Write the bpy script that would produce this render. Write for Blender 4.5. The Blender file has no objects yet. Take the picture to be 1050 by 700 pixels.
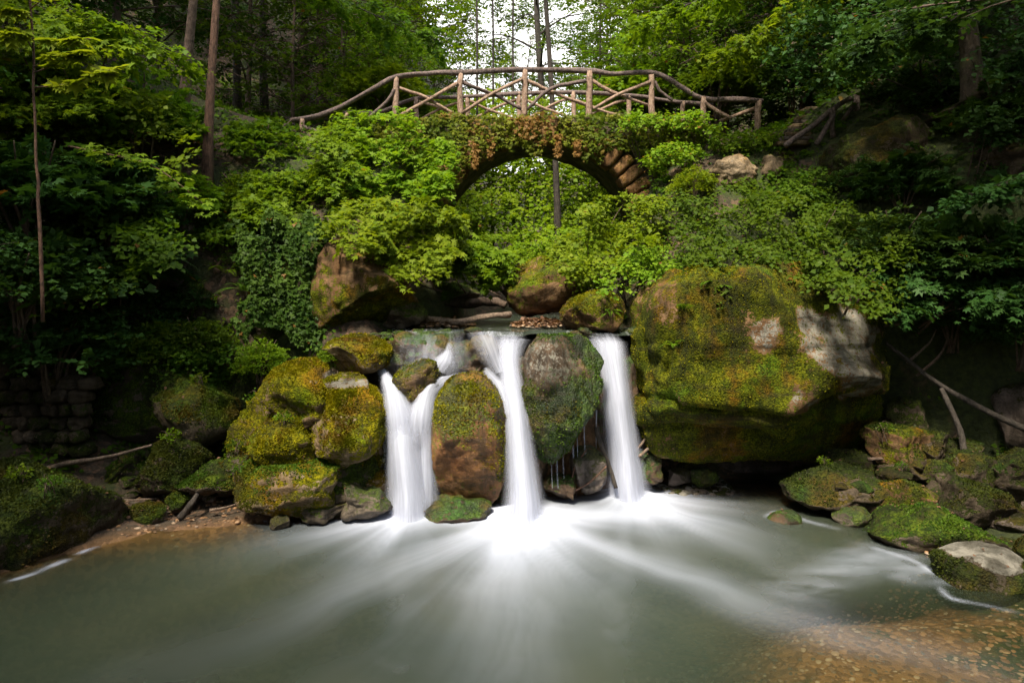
import bpy, bmesh, math, random
import numpy as np
from mathutils import Vector, Matrix

SC = bpy.context.scene
COL = SC.collection
rng = np.random.default_rng(11)
random.seed(11)
CAM_Z = 3.3
F_PX = 700.0
HOR = 295.0


def at(px, py, d):
    """a point of the place seen at (px, py) in the 1050x700 photograph, d metres away"""
    return np.array([(px - 525.0) / F_PX * d, d, CAM_Z - (py - HOR) / F_PX * d])


# ------------------------------------------------------------------ noise
def _h(ix, iy, iz, seed):
    n = (ix * 374761393 + iy * 668265263 + iz * 2147483647 + seed * 1274126177) & 0xFFFFFFFF
    n = ((n ^ (n >> 13)) * 1274126177) & 0xFFFFFFFF
    n = ((n ^ (n >> 15)) * 2246822519) & 0xFFFFFFFF
    return ((n ^ (n >> 16)) & 0xFFFFFF) / float(0xFFFFFF) * 2 - 1


def vnoise(p, seed=0):
    p = np.asarray(p, float)
    i = np.floor(p).astype(np.int64)
    f = p - i
    f = f * f * f * (f * (f * 6 - 15) + 10)
    r = 0
    for dx in (0, 1):
        wx = f[..., 0] if dx else 1 - f[..., 0]
        for dy in (0, 1):
            wy = f[..., 1] if dy else 1 - f[..., 1]
            for dz in (0, 1):
                wz = f[..., 2] if dz else 1 - f[..., 2]
                r = r + wx * wy * wz * _h(i[..., 0] + dx, i[..., 1] + dy, i[..., 2] + dz, seed)
    return r


def fbm(p, octv=4, seed=0, gain=0.5, lac=2.03):
    p = np.asarray(p, float)
    a, r = 1.0, 0
    for k in range(octv):
        r = r + a * vnoise(p + 17.3 * k, seed + k * 31)
        p = p * lac
        a *= gain
    return r


def p3(x, y, z=0.0):
    x, y = np.broadcast_arrays(np.asarray(x, float), np.asarray(y, float))
    return np.stack([x, y, np.zeros_like(x) + z], -1)


def sstep(a, b, x):
    t = np.clip((x - a) / (b - a), 0, 1)
    return t * t * (3 - 2 * t)


def nrm(v):
    return v / np.maximum(np.linalg.norm(v, axis=-1, keepdims=True), 1e-9)


# ------------------------------------------------------------------ objects
def tag(o, label=None, cat=None, group=None, kind=None):
    if label:
        o['label'] = label
    if cat:
        o['category'] = cat
    if group:
        o['group'] = group
    if kind:
        o['kind'] = kind
    return o


def link(o, parent=None):
    COL.objects.link(o)
    if parent is not None:
        o.parent = parent
    return o


def thing(name, label, cat, loc=(0, 0, 0), rotz=0.0, group=None, scale=None):
    o = bpy.data.objects.new(name, None)
    o.empty_display_size = 0.2
    o.location = loc
    o.rotation_euler = (0, 0, rotz)
    if scale is not None:
        o.scale = scale if hasattr(scale, '__len__') else (scale,) * 3
    link(o)
    return tag(o, label, cat, group)


def np_mesh(name, V, faces, mats=(), smooth=True, col=None, midx=None):
    """faces: list of int arrays (m,k) with one k each"""
    me = bpy.data.meshes.new(name)
    V = np.asarray(V, np.float32)
    faces = [np.asarray(f, np.int32) for f in faces if len(f)]
    nl = sum(f.size for f in faces)
    nf = sum(len(f) for f in faces)
    me.vertices.add(len(V))
    me.vertices.foreach_set('co', V.ravel())
    me.loops.add(nl)
    me.loops.foreach_set('vertex_index', np.concatenate([f.ravel() for f in faces]))
    me.polygons.add(nf)
    tot = np.concatenate([np.full(len(f), f.shape[1], np.int32) for f in faces])
    st = np.concatenate([[0], np.cumsum(tot)[:-1]]).astype(np.int32)
    me.polygons.foreach_set('loop_start', st)
    me.polygons.foreach_set('loop_total', tot)
    for m in mats:
        me.materials.append(m)
    if midx is not None:
        me.polygons.foreach_set('material_index', np.asarray(midx, np.int32))
    me.update(calc_edges=True)
    if smooth:
        me.polygons.foreach_set('use_smooth', np.ones(nf, bool))
    if col is not None:
        a = me.color_attributes.new('Col', 'FLOAT_COLOR', 'POINT')
        c = np.ones((len(V), 4), np.float32)
        c[:, :col.shape[1]] = col
        a.data.foreach_set('color', c.ravel())
    me.validate()
    return me


def mobj(name, me, parent=None, loc=None):
    o = bpy.data.objects.new(name, me)
    link(o, parent)
    if loc is not None:
        o.location = loc
    return o


class MB:
    """collects pieces of one mesh"""

    def __init__(s):
        s.V, s.F, s.C, s.M, s.n = [], {}, [], {}, 0

    def add(s, V, F, col=None, mi=0):
        V = np.asarray(V, float)
        F = np.asarray(F, np.int64)
        s.V.append(V)
        s.C.append(np.zeros((len(V), 3)) if col is None else np.broadcast_to(col, (len(V), 3)))
        s.F.setdefault((F.shape[1], mi), []).append(F + s.n)
        s.n += len(V)

    def mesh(s, name, mats, smooth=True):
        ks = sorted(s.F)
        fs = [np.concatenate(s.F[k]) for k in ks]
        mi = np.concatenate([np.full(len(f), k[1]) for f, k in zip(fs, ks)])
        # np_mesh wants one array per k; keep order
        return np_mesh(name, np.concatenate(s.V), fs, mats, smooth, np.concatenate(s.C), mi)

    def build(s, name, mats, parent=None, smooth=True):
        if not isinstance(mats, (list, tuple)):
            mats = [mats]
        return mobj(name, s.mesh(name, mats, smooth), parent)


def tube_geo(P, R, sides=8, seed=0, rough=0.0, cap=True):
    P = np.asarray(P, float)
    n = len(P)
    R = np.broadcast_to(np.asarray(R, float), (n,))
    T = np.gradient(P, axis=0)
    T = nrm(T)
    ref = np.array([0, 0, 1.0]) if abs(T[:, 2]).mean() < 0.8 else np.array([1.0, 0, 0])
    A = nrm(np.cross(T, ref))
    B = np.cross(T, A)
    th = np.arange(sides) / sides * 2 * np.pi
    ring = np.cos(th)[None, :, None] * A[:, None] + np.sin(th)[None, :, None] * B[:, None]
    rr = R[:, None] * np.ones((1, sides))
    if rough:
        L = np.arange(n)[:, None] * 0.35
        rr = rr * (1 + rough * vnoise(np.stack([np.cos(th)[None] * 1.3 + L * 0, np.sin(th)[None] * 1.3 + L * 0, L + 0 * th[None]], -1) + seed * 7.7, seed))
    V = P[:, None] + ring * rr[..., None]
    V = V.reshape(-1, 3)
    i = np.arange(n - 1)[:, None] * sides
    j = np.arange(sides)[None]
    k = (j + 1) % sides
    F = np.stack([i + j, i + k, i + sides + k, i + sides + j], -1).reshape(-1, 4)
    if cap:
        V = np.concatenate([V, P[:1], P[-1:]])
        a, b = len(V) - 2, len(V) - 1
        jj = np.arange(sides)
        kk = (jj + 1) % sides
        c0 = np.stack([np.full(sides, a), kk, jj, jj], -1)
        c1 = np.stack([np.full(sides, b), (n - 1) * sides + jj, (n - 1) * sides + kk, (n - 1) * sides + kk], -1)
        # triangles
        return V, F, np.concatenate([c0[:, :3], c1[:, :3]])
    return V, F, None


def add_tube(mb, P, R, sides=8, seed=0, rough=0.0, mi=0, col=None):
    V, F, T = tube_geo(P, R, sides, seed, rough)
    n0 = mb.n
    mb.add(V, F, col, mi)
    if T is not None:
        mb.F.setdefault((3, mi), []).append(T + n0)


def smooth_path(pts, n=14):
    """Catmull-Rom through the points"""
    P = np.asarray(pts, float)
    if len(P) == 2:
        t = np.linspace(0, 1, n)[:, None]
        return P[0] * (1 - t) + P[1] * t
    Q = np.concatenate([[2 * P[0] - P[1]], P, [2 * P[-1] - P[-2]]])
    out = []
    m = len(P) - 1
    for u in np.linspace(0, m - 1e-6, n):
        k = int(u)
        t = u - k
        a, b, c, d = Q[k:k + 4]
        out.append(0.5 * ((2 * b) + (c - a) * t + (2 * a - 5 * b + 4 * c - d) * t * t + (-a + 3 * b - 3 * c + d) * t ** 3))
    return np.array(out)


# ------------------------------------------------------------------ materials
def mat(name):
    m = bpy.data.materials.new(name)
    m.use_nodes = True
    nt = m.node_tree
    nt.nodes.clear()
    return m, nt


class NT:
    def __init__(s, nt):
        s.nt = nt

    def n(s, t, **k):
        nd = s.nt.nodes.new(t)
        for a, b in k.items():
            if a.startswith('_'):
                setattr(nd, a[1:], b)
            else:
                key = a.replace('__', ' ')
                if hasattr(b, 'bl_idname') or isinstance(b, bpy.types.NodeSocket):
                    s.nt.links.new(b, nd.inputs[key])
                else:
                    nd.inputs[key].default_value = b
        return nd

    def l(s, a, b):
        s.nt.links.new(a, b)

    def noise(s, vec, scale, detail=4, rough=0.55, dist=0.0, out='Fac'):
        nd = s.n('ShaderNodeTexNoise', Scale=scale, Detail=detail, Roughness=rough, Distortion=dist)
        if vec is not None:
            s.l(vec, nd.inputs['Vector'])
        return nd.outputs[out]

    def rng(s, v, a, b, c=0.0, d=1.0, smooth=True):
        nd = s.n('ShaderNodeMapRange')
        nd.interpolation_type = 'SMOOTHSTEP' if smooth else 'LINEAR'
        s.l(v, nd.inputs['Value'])
        for k, x in zip(('From Min', 'From Max', 'To Min', 'To Max'), (a, b, c, d)):
            nd.inputs[k].default_value = x
        return nd.outputs['Result']

    def mix(s, fac, a, b, mode='MIX'):
        nd = s.n('ShaderNodeMix', _data_type='RGBA', _blend_type=mode)
        for sock, v in ((nd.inputs[0], fac), (nd.inputs[6], a), (nd.inputs[7], b)):
            if isinstance(v, bpy.types.NodeSocket):
                s.l(v, sock)
            elif isinstance(v, (tuple, list)):
                sock.default_value = tuple(v) + (1.0,) * (4 - len(v))
            else:
                sock.default_value = v
        return nd.outputs[2]

    def math(s, op, a, b=0.0, clamp=False):
        nd = s.n('ShaderNodeMath', _operation=op, _use_clamp=clamp)
        for sock, v in ((nd.inputs[0], a), (nd.inputs[1], b)):
            if isinstance(v, bpy.types.NodeSocket):
                s.l(v, sock)
            else:
                sock.default_value = v
        return nd.outputs[0]

    def bump(s, h, strength=0.5, dist=0.02, nrm_=None):
        nd = s.n('ShaderNodeBump', Strength=strength, Distance=dist)
        s.l(h, nd.inputs['Height'])
        if nrm_ is not None:
            s.l(nrm_, nd.inputs['Normal'])
        return nd.outputs['Normal']


def leaf_mat(name, A, B, brown=(0.2, 0.09, 0.025), transl=0.45, spec=0.10):
    m, nt = mat(name)
    g = NT(nt)
    at_ = g.n('ShaderNodeAttribute', _attribute_name='Col')
    sep = g.n('ShaderNodeSeparateColor')
    g.l(at_.outputs['Color'], sep.inputs[0])
    oi = g.n('ShaderNodeObjectInfo')
    c = g.mix(sep.outputs[0], A, B)
    hs = g.n('ShaderNodeHueSaturation')
    g.l(c, hs.inputs['Color'])
    g.l(g.rng(oi.outputs['Random'], 0, 1, 0.485, 0.515, False), hs.inputs['Hue'])
    g.l(g.rng(oi.outputs['Random'], 0, 1, 0.85, 1.15, False), hs.inputs['Value'])
    c = g.mix(sep.outputs[1], hs.outputs[0], brown)
    pb = g.n('ShaderNodeBsdfPrincipled', Roughness=0.5)
    pb.inputs['Specular IOR Level'].default_value = spec
    g.l(c, pb.inputs['Base Color'])
    tr = g.n('ShaderNodeBsdfTranslucent')
    c2 = g.mix(1.0, c, (1.45, 1.35, 0.5), 'MULTIPLY')
    g.l(c2, tr.inputs['Color'])
    mx = g.n('ShaderNodeMixShader', Fac=transl)
    g.l(pb.outputs[0], mx.inputs[1])
    g.l(tr.outputs[0], mx.inputs[2])
    out = g.n('ShaderNodeOutputMaterial')
    g.l(mx.outputs[0], out.inputs[0])
    return m


def bark_mat(name, A, B, moss=0.0, scale=1.0, red=None):
    m, nt = mat(name)
    g = NT(nt)
    tc = g.n('ShaderNodeTexCoord')
    mp = g.n('ShaderNodeMapping')
    mp.inputs['Scale'].default_value = (6 * scale, 6 * scale, 2.6 * scale)
    g.l(tc.outputs['Object'], mp.inputs['Vector'])
    n1 = g.noise(mp.outputs[0], 3.0, 6, 0.65)
    n2 = g.noise(tc.outputs['Object'], 1.7 * scale, 4, 0.6)
    c = g.mix(g.rng(n1, 0.35, 0.65), A, B)
    if moss:
        c = g.mix(g.rng(n2, 0.62 - moss * 0.3, 0.72 - moss * 0.2), c, (0.05, 0.065, 0.012))
    pb = g.n('ShaderNodeBsdfPrincipled', Roughness=0.85)
    g.l(c, pb.inputs['Base Color'])
    kn = g.noise(tc.outputs['Object'], 9.0 * scale, 4, 0.7)
    c = g.mix(g.rng(kn, .52, .72, 0, .75), c, tuple(x * 0.3 for x in A))
    g.l(c, pb.inputs['Base Color'])
    g.l(g.bump(g.math('ADD', n1, kn), 0.9, 0.03), pb.inputs['Normal'])
    out = g.n('ShaderNodeOutputMaterial')
    g.l(pb.outputs[0], out.inputs[0])
    return m


def rock_mat(name, rockA, rockB, mossA, mossB, mossC, ochre=0.35, wet=0.0):
    """Col.r = moss cover, Col.g = pale lichen, Col.b = wetness"""
    m, nt = mat(name)
    g = NT(nt)
    tc = g.n('ShaderNodeTexCoord')
    oi = g.n('ShaderNodeObjectInfo')
    off = g.n('ShaderNodeVectorMath', _operation='ADD')
    sc = g.math('MULTIPLY', oi.outputs['Random'], 37.0)
    g.l(tc.outputs['Object'], off.inputs[0])
    cx = g.n('ShaderNodeCombineXYZ')
    for k in range(3):
        g.l(sc, cx.inputs[k])
    g.l(cx.outputs[0], off.inputs[1])
    v = off.outputs[0]
    at_ = g.n('ShaderNodeAttribute', _attribute_name='Col')
    sep = g.n('ShaderNodeSeparateColor')
    g.l(at_.outputs['Color'], sep.inputs[0])
    nb = g.noise(v, 2.2, 6, 0.6)
    nf = g.noise(v, 28.0, 5, 0.7)
    nm = g.noise(v, 7.0, 5, 0.65)
    rock = g.mix(g.rng(nb, 0.35, 0.66), rockA, rockB)
    rock = g.mix(g.rng(nf, 0.3, 0.75, 0.0, 0.6), rock, tuple(x * 0.35 for x in rockA))
    # pale lichen speckle
    lf = g.math('ADD', sep.outputs[1], g.rng(nm, 0.3, 0.7, -0.35, 0.35, False))
    lf = g.math('ADD', lf, g.rng(nf, 0.3, 0.7, -0.25, 0.25, False))
    rock = g.mix(g.rng(lf, 0.42, 0.62), rock, (0.25, 0.235, 0.20))
    # moss
    vo = g.n('ShaderNodeTexVoronoi', Scale=42.0)
    g.l(v, vo.inputs['Vector'])
    moss = g.mix(g.rng(nm, 0.36, 0.66), mossA, mossB)
    nl = g.noise(v, 1.3, 4, 0.6)
    moss = g.mix(g.rng(nl, 0.60 - ochre * 0.35, 0.72 - ochre * 0.3, 0, 0.9), moss, mossC)
    nz = g.noise(v, 0.95, 5, 0.62, 0.4)
    moss = g.mix(g.rng(nz, .50, .66, 0, .72), moss, tuple(x * 0.33 for x in mossA))
    moss = g.mix(g.rng(nz, .46, .34, 0, .6), moss, (mossB[0] * .62, mossB[1] * 1.15, mossB[2] * 1.3))
    moss = g.mix(g.rng(nf, 0.34, 0.62, 0.85, 0.0), moss, tuple(x * 0.25 for x in mossA))
    mf = g.math('ADD', sep.outputs[0], g.rng(nm, 0.3, 0.7, -0.3, 0.3, False))
    mf = g.math('ADD', mf, g.rng(nf, 0.3, 0.7, -0.18, 0.18, False))
    mfac = g.rng(mf, 0.42, 0.58)
    c = g.mix(mfac, rock, moss)
    ms = g.n('ShaderNodeMapping')
    ms.inputs['Scale'].default_value = (4.5, 4.5, 0.8)
    g.l(v, ms.inputs['Vector'])
    stn = g.noise(ms.outputs[0], 1.0, 5, 0.65)
    ml = g.n('ShaderNodeMapping')
    ml.inputs['Scale'].default_value = (0.7, 0.7, 5.0)
    g.l(v, ml.inputs['Vector'])
    lay = g.noise(ml.outputs[0], 1.0, 5, 0.65, 0.6)
    c = g.mix(g.rng(stn, .42, .66, 0, .62), c, (0.014, 0.014, 0.008))
    c = g.mix(g.rng(lay, .50, .66, 0, .60), c, (0.020, 0.016, 0.009))
    pb = g.n('ShaderNodeBsdfPrincipled')
    g.l(c, pb.inputs['Base Color'])
    dry = g.mix(mfac, (0.8,) * 3, (0.95,) * 3)
    g.l(g.mix(sep.outputs[2], dry, (0.22,) * 3), pb.inputs['Roughness'])
    g.l(g.rng(sep.outputs[2], 0, .7, 0.12, 0.38), pb.inputs['Specular IOR Level'])
    hh = g.math('ADD', g.math('MULTIPLY', nf, 1.0), g.math('MULTIPLY', nb, 1.2))
    hh = g.math('ADD', hh, g.math('MULTIPLY', g.math('MULTIPLY', vo.outputs['Distance'], mfac), -0.6))
    g.l(g.bump(hh, 0.85, 0.035), pb.inputs['Normal'])
    out = g.n('ShaderNodeOutputMaterial')
    g.l(pb.outputs[0], out.inputs[0])
    return m


M = {}
M['leaf_yellow'] = leaf_mat('leaf_yellow_green', (0.090, 0.180, 0.010), (0.205, 0.290, 0.018))
M['leaf_bright'] = leaf_mat('leaf_fresh_green', (0.068, 0.150, 0.008), (0.160, 0.245, 0.014))
M['leaf_mid'] = leaf_mat('leaf_mid_green', (0.040, 0.098, 0.008), (0.098, 0.165, 0.014))
M['leaf_dark'] = leaf_mat('leaf_dark_green', (0.020, 0.056, 0.012), (0.048, 0.100, 0.022), transl=0.3)
M['ivy'] = leaf_mat('ivy_leaf', (0.022, 0.058, 0.008), (0.062, 0.120, 0.014), transl=0.25)
M['moss_y'] = leaf_mat('moss_yellow', (0.088, 0.104, 0.002), (0.235, 0.215, 0.004), (0.12, 0.06, 0.012), 0.25, 0.1)
M['moss_g'] = leaf_mat('moss_green', (0.032, 0.068, 0.006), (0.085, 0.130, 0.012), (0.10, 0.06, 0.012), 0.25, 0.1)
M['litter'] = leaf_mat('dry_leaf', (0.085, 0.048, 0.026), (0.22, 0.14, 0.085), (0.12, 0.06, 0.03), transl=0.15)
M['leaf_sunlit'] = leaf_mat('leaf_sunlit_green', (0.115, 0.205, 0.010), (0.240, 0.310, 0.020), transl=0.5)  # lighter copy of the yellow-green leaf, sunlight shining through put into its colour
M['bark'] = bark_mat('bark_brown', (0.055, 0.035, 0.024), (0.125, 0.085, 0.060))
M['bark_red'] = bark_mat('bark_reddish', (0.060, 0.030, 0.018), (0.15, 0.080, 0.050))
M['bark_moss'] = bark_mat('bark_mossy', (0.05, 0.036, 0.022), (0.10, 0.075, 0.05), moss=0.35)
M['bark_dark'] = bark_mat('bark_dark', (0.022, 0.018, 0.014), (0.06, 0.048, 0.038))
M['wood_post'] = bark_mat('debarked_wood', (0.22, 0.135, 0.095), (0.38, 0.27, 0.20), scale=1.6)
M['wood_rail'] = bark_mat('weathered_rail_wood', (0.075, 0.055, 0.052), (0.18, 0.13, 0.115), scale=1.6)
M['deadwood'] = bark_mat('dead_wood', (0.13, 0.09, 0.065), (0.26, 0.19, 0.14), scale=2)
M['rock_yellow'] = rock_mat('rock_yellow_moss', (0.20, 0.135, 0.075), (0.34, 0.26, 0.17), (0.085, 0.096, 0.002), (0.235, 0.210, 0.004), (0.25, 0.130, 0.006), 0.3)
M['rock_green'] = rock_mat('rock_green_moss', (0.085, 0.065, 0.045), (0.17, 0.135, 0.10), (0.028, 0.055, 0.006), (0.090, 0.125, 0.010), (0.095, 0.080, 0.010), 0.25)
M['rock_ochre'] = rock_mat('rock_ochre_moss', (0.15, 0.080, 0.036), (0.26, 0.160, 0.085), (0.050, 0.068, 0.003), (0.150, 0.160, 0.006), (0.21, 0.105, 0.008), 0.22)
M['rock_wet'] = rock_mat('rock_wet', (0.055, 0.036, 0.022), (0.15, 0.090, 0.048), (0.020, 0.050, 0.008), (0.070, 0.120, 0.012), (0.14, 0.085, 0.014), 0.35)
M['moss_shaded'] = leaf_mat('moss_green_shaded', (0.022, 0.036, 0.006), (0.055, 0.072, 0.010), (0.08, 0.05, 0.012), 0.2, 0.1)  # darker copy of the green moss; bank shade is put into its colour
M['rock_shaded'] = rock_mat('rock_shaded_moss', (0.060, 0.044, 0.030), (0.12, 0.092, 0.066), (0.020, 0.034, 0.006), (0.055, 0.072, 0.009), (0.085, 0.058, 0.010), 0.35)  # green-moss rock copied darker: shade of banks and cliffs lies in the colour
M['rock_orange'] = rock_mat('rock_orange', (0.20, 0.095, 0.036), (0.40, 0.23, 0.105), (0.060, 0.066, 0.005), (0.15, 0.13, 0.008), (0.25, 0.12, 0.01), 0.4)
M['rock_egg'] = rock_mat('rock_rust', (0.14, 0.058, 0.020), (0.30, 0.145, 0.055), (0.060, 0.082, 0.004), (0.190, 0.190, 0.008), (0.28, 0.12, 0.010), 0.5)
M['rock_grey'] = rock_mat('rock_grey', (0.11, 0.085, 0.070), (0.22, 0.175, 0.145), (0.030, 0.040, 0.008), (0.07, 0.075, 0.012), (0.08, 0.06, 0.012), 0.3)

# ------------------------------------------------------------------ leaves
def tmpl_oval(w=0.34, fold=0.07):
    V = np.array([(0, 0, 0), (w, .42, fold), (0, .5, 0), (-w, .42, fold), (0, 1, -.08)])
    return V, np.array([(0, 1, 4, 2), (0, 2, 4, 3)])


def tmpl_lobed(n=5, spread=230, notch=0.5, back=0.2):
    """palm-shaped leaf: n lobes round the stalk end"""
    V = [(0, 0, 0)]
    a0 = math.radians(spread)
    for i in range(n + 1):
        a = -a0 / 2 + a0 * i / n
        V.append((math.sin(a) * notch * 0.75, back + math.cos(a) * notch * 0.75, 0.04))
    for i in range(n):
        a = -a0 / 2 + a0 * (i + .5) / n
        r = (0.42 + 0.38 * math.cos(a * 0.7))
        V.append((math.sin(a) * r, back + math.cos(a) * r, -0.07))
    V[0] = (0, back * 0.6, 0)
    F = [(0, 1 + i, n + 2 + i, 2 + i) for i in range(n)]
    return np.array(V, float), np.array(F)


T_OVAL = tmpl_oval()
T_WIDE = tmpl_oval(0.44, 0.09)
T_SLIM = tmpl_oval(0.085, 0.03)
T_MAPLE = tmpl_lobed(5)
T_IVY = tmpl_lobed(3, 200, 0.55, 0.15)


def leaf_geo(P, D, N, size, tm, r, gcol=None, b=None):
    D = nrm(D)
    N = nrm(N - (N * D).sum(-1, keepdims=True) * D)
    S = np.cross(D, N)
    T, TF = tm
    V = P[:, None] + size[:, None, None] * (T[None, :, 0:1] * S[:, None] + T[None, :, 1:2] * D[:, None] + T[None, :, 2:3] * N[:, None])
    n, k = len(P), len(T)
    F = (np.arange(n)[:, None, None] * k + TF[None]).reshape(-1, 4)
    C = np.zeros((n, k, 3))
    C[..., 0] = r[:, None]
    if gcol is not None:
        C[..., 1] = gcol[:, None]
    return V.reshape(-1, 3), F, C.reshape(-1, 3)


def sprays(B, D, N, L, n, size, tm, droop=0.25, R=rng, brown=0.0):
    """pinnate sprays of n leaves each"""
    B, D, N = (np.asarray(a, float) for a in (B, D, N))
    m = len(B)
    D = nrm(D)
    N = nrm(N - (N * D).sum(-1, keepdims=True) * D)
    S = np.cross(D, N)
    t = np.linspace(0.12, 1, n)[None, :]
    sd = np.where(np.arange(n) % 2 == 0, 1.0, -1.0)[None, :]
    L = np.broadcast_to(np.asarray(L, float), (m,))[:, None]
    pos = B[:, None] + (t * L)[..., None] * D[:, None]
    pos[..., 2] -= droop * (t ** 2) * L
    pos = pos + R.normal(0, 0.02, pos.shape)
    J = R.normal(0, 1, (m, n, 3))
    ld = D[:, None] * (0.35 + 0.55 * t[..., None]) + (sd * (1.05 - 0.8 * t ** 3))[..., None] * S[:, None] + 0.28 * J
    ld[..., 2] -= 0.12 + droop * 0.6 * t
    ln = N[:, None] + 0.33 * R.normal(0, 1, (m, n, 3))
    s = size * R.uniform(0.6, 1.2, (m, n)) * R.uniform(0.7, 1.35, (m, 1))
    base = np.clip(R.uniform(0, 1, (m, 1)) * 0.6 + R.uniform(0, 0.4, (m, n)), 0, 1)
    g_ = (R.uniform(0, 1, (m, n)) < brown) * R.uniform(0.4, 1, (m, n))
    return leaf_geo(pos.reshape(-1, 3), ld.reshape(-1, 3), ln.reshape(-1, 3), s.ravel(), tm, base.ravel(), g_.ravel())


def shrub_mesh(seed, R_, H, ns, nl, size, tm, leafmat='leaf_mid', up=0.25, layered=0.6, brown=0.004):
    """a bush: foliage mesh and stem mesh, base at the origin"""
    R = np.random.default_rng(seed)
    u = nrm(R.normal(0, 1, (ns, 3)))
    u[:, 2] = np.abs(u[:, 2]) * 1.0 - 0.22
    rad = R.uniform(0.25, 1, ns) ** 0.45
    lump = 1 + 0.28 * vnoise(u * 2.1 + seed, seed) + 0.15 * vnoise(u * 4.5 + seed, seed + 1)
    P = u * (rad * lump)[:, None] * np.array([R_, R_, H * 0.62])
    P[:, 2] += H * 0.42
    if layered:                                              # sprays gather in tiers
        st = H / 5.0
        q = np.round(P[:, 2] / st) * st
        P[:, 2] = P[:, 2] * (1 - layered) + q * layered + 0.06 * R.normal(0, 1, ns)
    out = u * np.array([1, 1, 0.2])
    D = nrm(out + 0.45 * R.normal(0, 1, (ns, 3)) * np.array([1, 1, .4]) + np.array([0, 0, up]))
    N = nrm(np.array([0, 0, 1.0]) + 0.45 * u + 0.2 * R.normal(0, 1, (ns, 3)))
    L = R.uniform(0.6, 1.2, ns) * 0.34 * R_
    V, F, C = sprays(P - D * L[:, None] * 0.5, D, N, L, nl, size, tm, 0.28, R, brown)
    fo = np_mesh('foliage', V, [F], [M[leafmat]], True, C)
    mb = MB()
    for k in range(7):
        a = R.uniform(0, 2 * np.pi)
        r = R.uniform(0.3, 0.85) * R_
        e = np.array([math.cos(a) * r, math.sin(a) * r, H * R.uniform(0.5, 0.95)])
        mid = e * np.array([.35, .35, .55]) + R.normal(0, .05, 3)
        add_tube(mb, smooth_path([(R.normal(0, .05), R.normal(0, .05), -0.25), mid, e], 8), np.linspace(0.02, 0.006, 8) * (R_ + .3), 5)
    return fo, mb.mesh('stem', [M['bark']])


def tree_mesh(seed, H, r, cb, ll, nlimb, nsec, nspray, nl, size, tm, leafmat, barkmat, lean=(0, 0), taper=0.25, droop=0.25, top=True, sparse=0.0, bottom=True):
    """trunk with limbs, and a crown of sprays carried on them; base at the origin"""
    R = np.random.default_rng(seed)
    n = 16
    t = np.linspace(0, 1, n)
    path = np.stack([lean[0] * t ** 1.3 + 0.02 * H * vnoise(p3(t * 3, seed, 1), seed) * t,
                     lean[1] * t ** 1.3 + 0.02 * H * vnoise(p3(t * 3, seed, 9), seed) * t, H * t], -1)
    path[0, 2] = -0.5
    rad = r * (1 - (1 - taper * 0.5) * t)
    rad[0] *= 1.6
    rad[1] *= 1.12
    mb = MB()
    add_tube(mb, path, rad, 10, seed, 0.25)
    SP, SD, SN = [], [], []
    for k in range(nlimb):
        hf = cb + (1 - cb) * (k + R.uniform(0, 1)) / nlimb
        if hf > 1:
            hf = 1
        i = min(hf * (n - 1), n - 1.001)
        i0 = int(i)
        p0 = path[i0] + (path[i0 + 1] - path[i0]) * (i - i0)
        az = k * 2.39996 + R.uniform(-.5, .5)
        prof = (0.55 + 0.45 * math.sin(math.pi * min(1, (hf - cb) / (1 - cb) * 0.85 + 0.12)))
        if hf > 0.9:
            prof *= 0.7
        ln = ll * prof * R.uniform(0.7, 1.15)
        el = R.uniform(0.0, 0.5) + 0.5 * (hf - cb) / (1 - cb)
        d = np.array([math.cos(az) * math.cos(el), math.sin(az) * math.cos(el), math.sin(el)])
        e = p0 + d * ln
        e[2] -= 0.12 * ln
        m_ = (p0 + e) / 2 + np.array([0, 0, 0.10 * ln]) + R.normal(0, 0.05 * ln, 3)
        lp = smooth_path([p0, m_, e], 8)
        rr = r * 0.34 * (1 - 0.6 * hf)
        add_tube(mb, lp, np.linspace(rr, 0.008, 8), 5, k)
        for q in range(nsec):
            f = R.uniform(0.22, 1.0)
            j = f * 6.999
            b = lp[int(j)] + (lp[int(j) + 1] - lp[int(j)]) * (j - int(j))
            sgn = 1 if q % 2 else -1
            a2 = az + sgn * R.uniform(0.35, 1.1)
            l2 = ln * 0.42 * R.uniform(0.5, 1.1) * (1.15 - 0.5 * f)
            d2 = np.array([math.cos(a2), math.sin(a2), R.uniform(-.1, .3)])
            add_tube(mb, np.stack([b, b + d2 * l2 * .5 + np.array([0, 0, .03 * l2]), b + d2 * l2]), [0.016, 0.010, 0.005], 4)
            if R.uniform() < sparse:
                continue
            for w in range(nspray):
                f2 = R.uniform(0.15, 1)
                a3 = a2 + R.uniform(-1.0, 1.0)
                SP.append(b + d2 * l2 * f2 + R.normal(0, .05, 3))
                SD.append((math.cos(a3), math.sin(a3), R.uniform(-.25, .25)))
                SN.append((R.normal(0, .2), R.normal(0, .2), 1))
    SP, SD, SN = np.array(SP), np.array(SD), np.array(SN)
    V, F, C = sprays(SP, SD, SN, R.uniform(.35, .75, len(SP)) * (ll / 3.0) ** 0.5, nl, size, tm, droop, R, 0.004)
    return mb.mesh('trunk', [M[barkmat]]), np_mesh('crown', V, [F], [M[leafmat]], True, C)


def place(parts, name, label, cat, loc, rotz=0, scale=1.0, group=None, mats=None):
    """a thing of which every part shares mesh data with its siblings"""
    t = thing(name, label, cat, loc, rotz, group, scale)
    for i, (pn, me) in enumerate(parts):
        o = mobj(pn, me, t)
        if mats and mats[i]:
            o.material_slots[0].link = 'OBJECT'
            o.material_slots[0].material = M[mats[i]]
    return t
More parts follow.
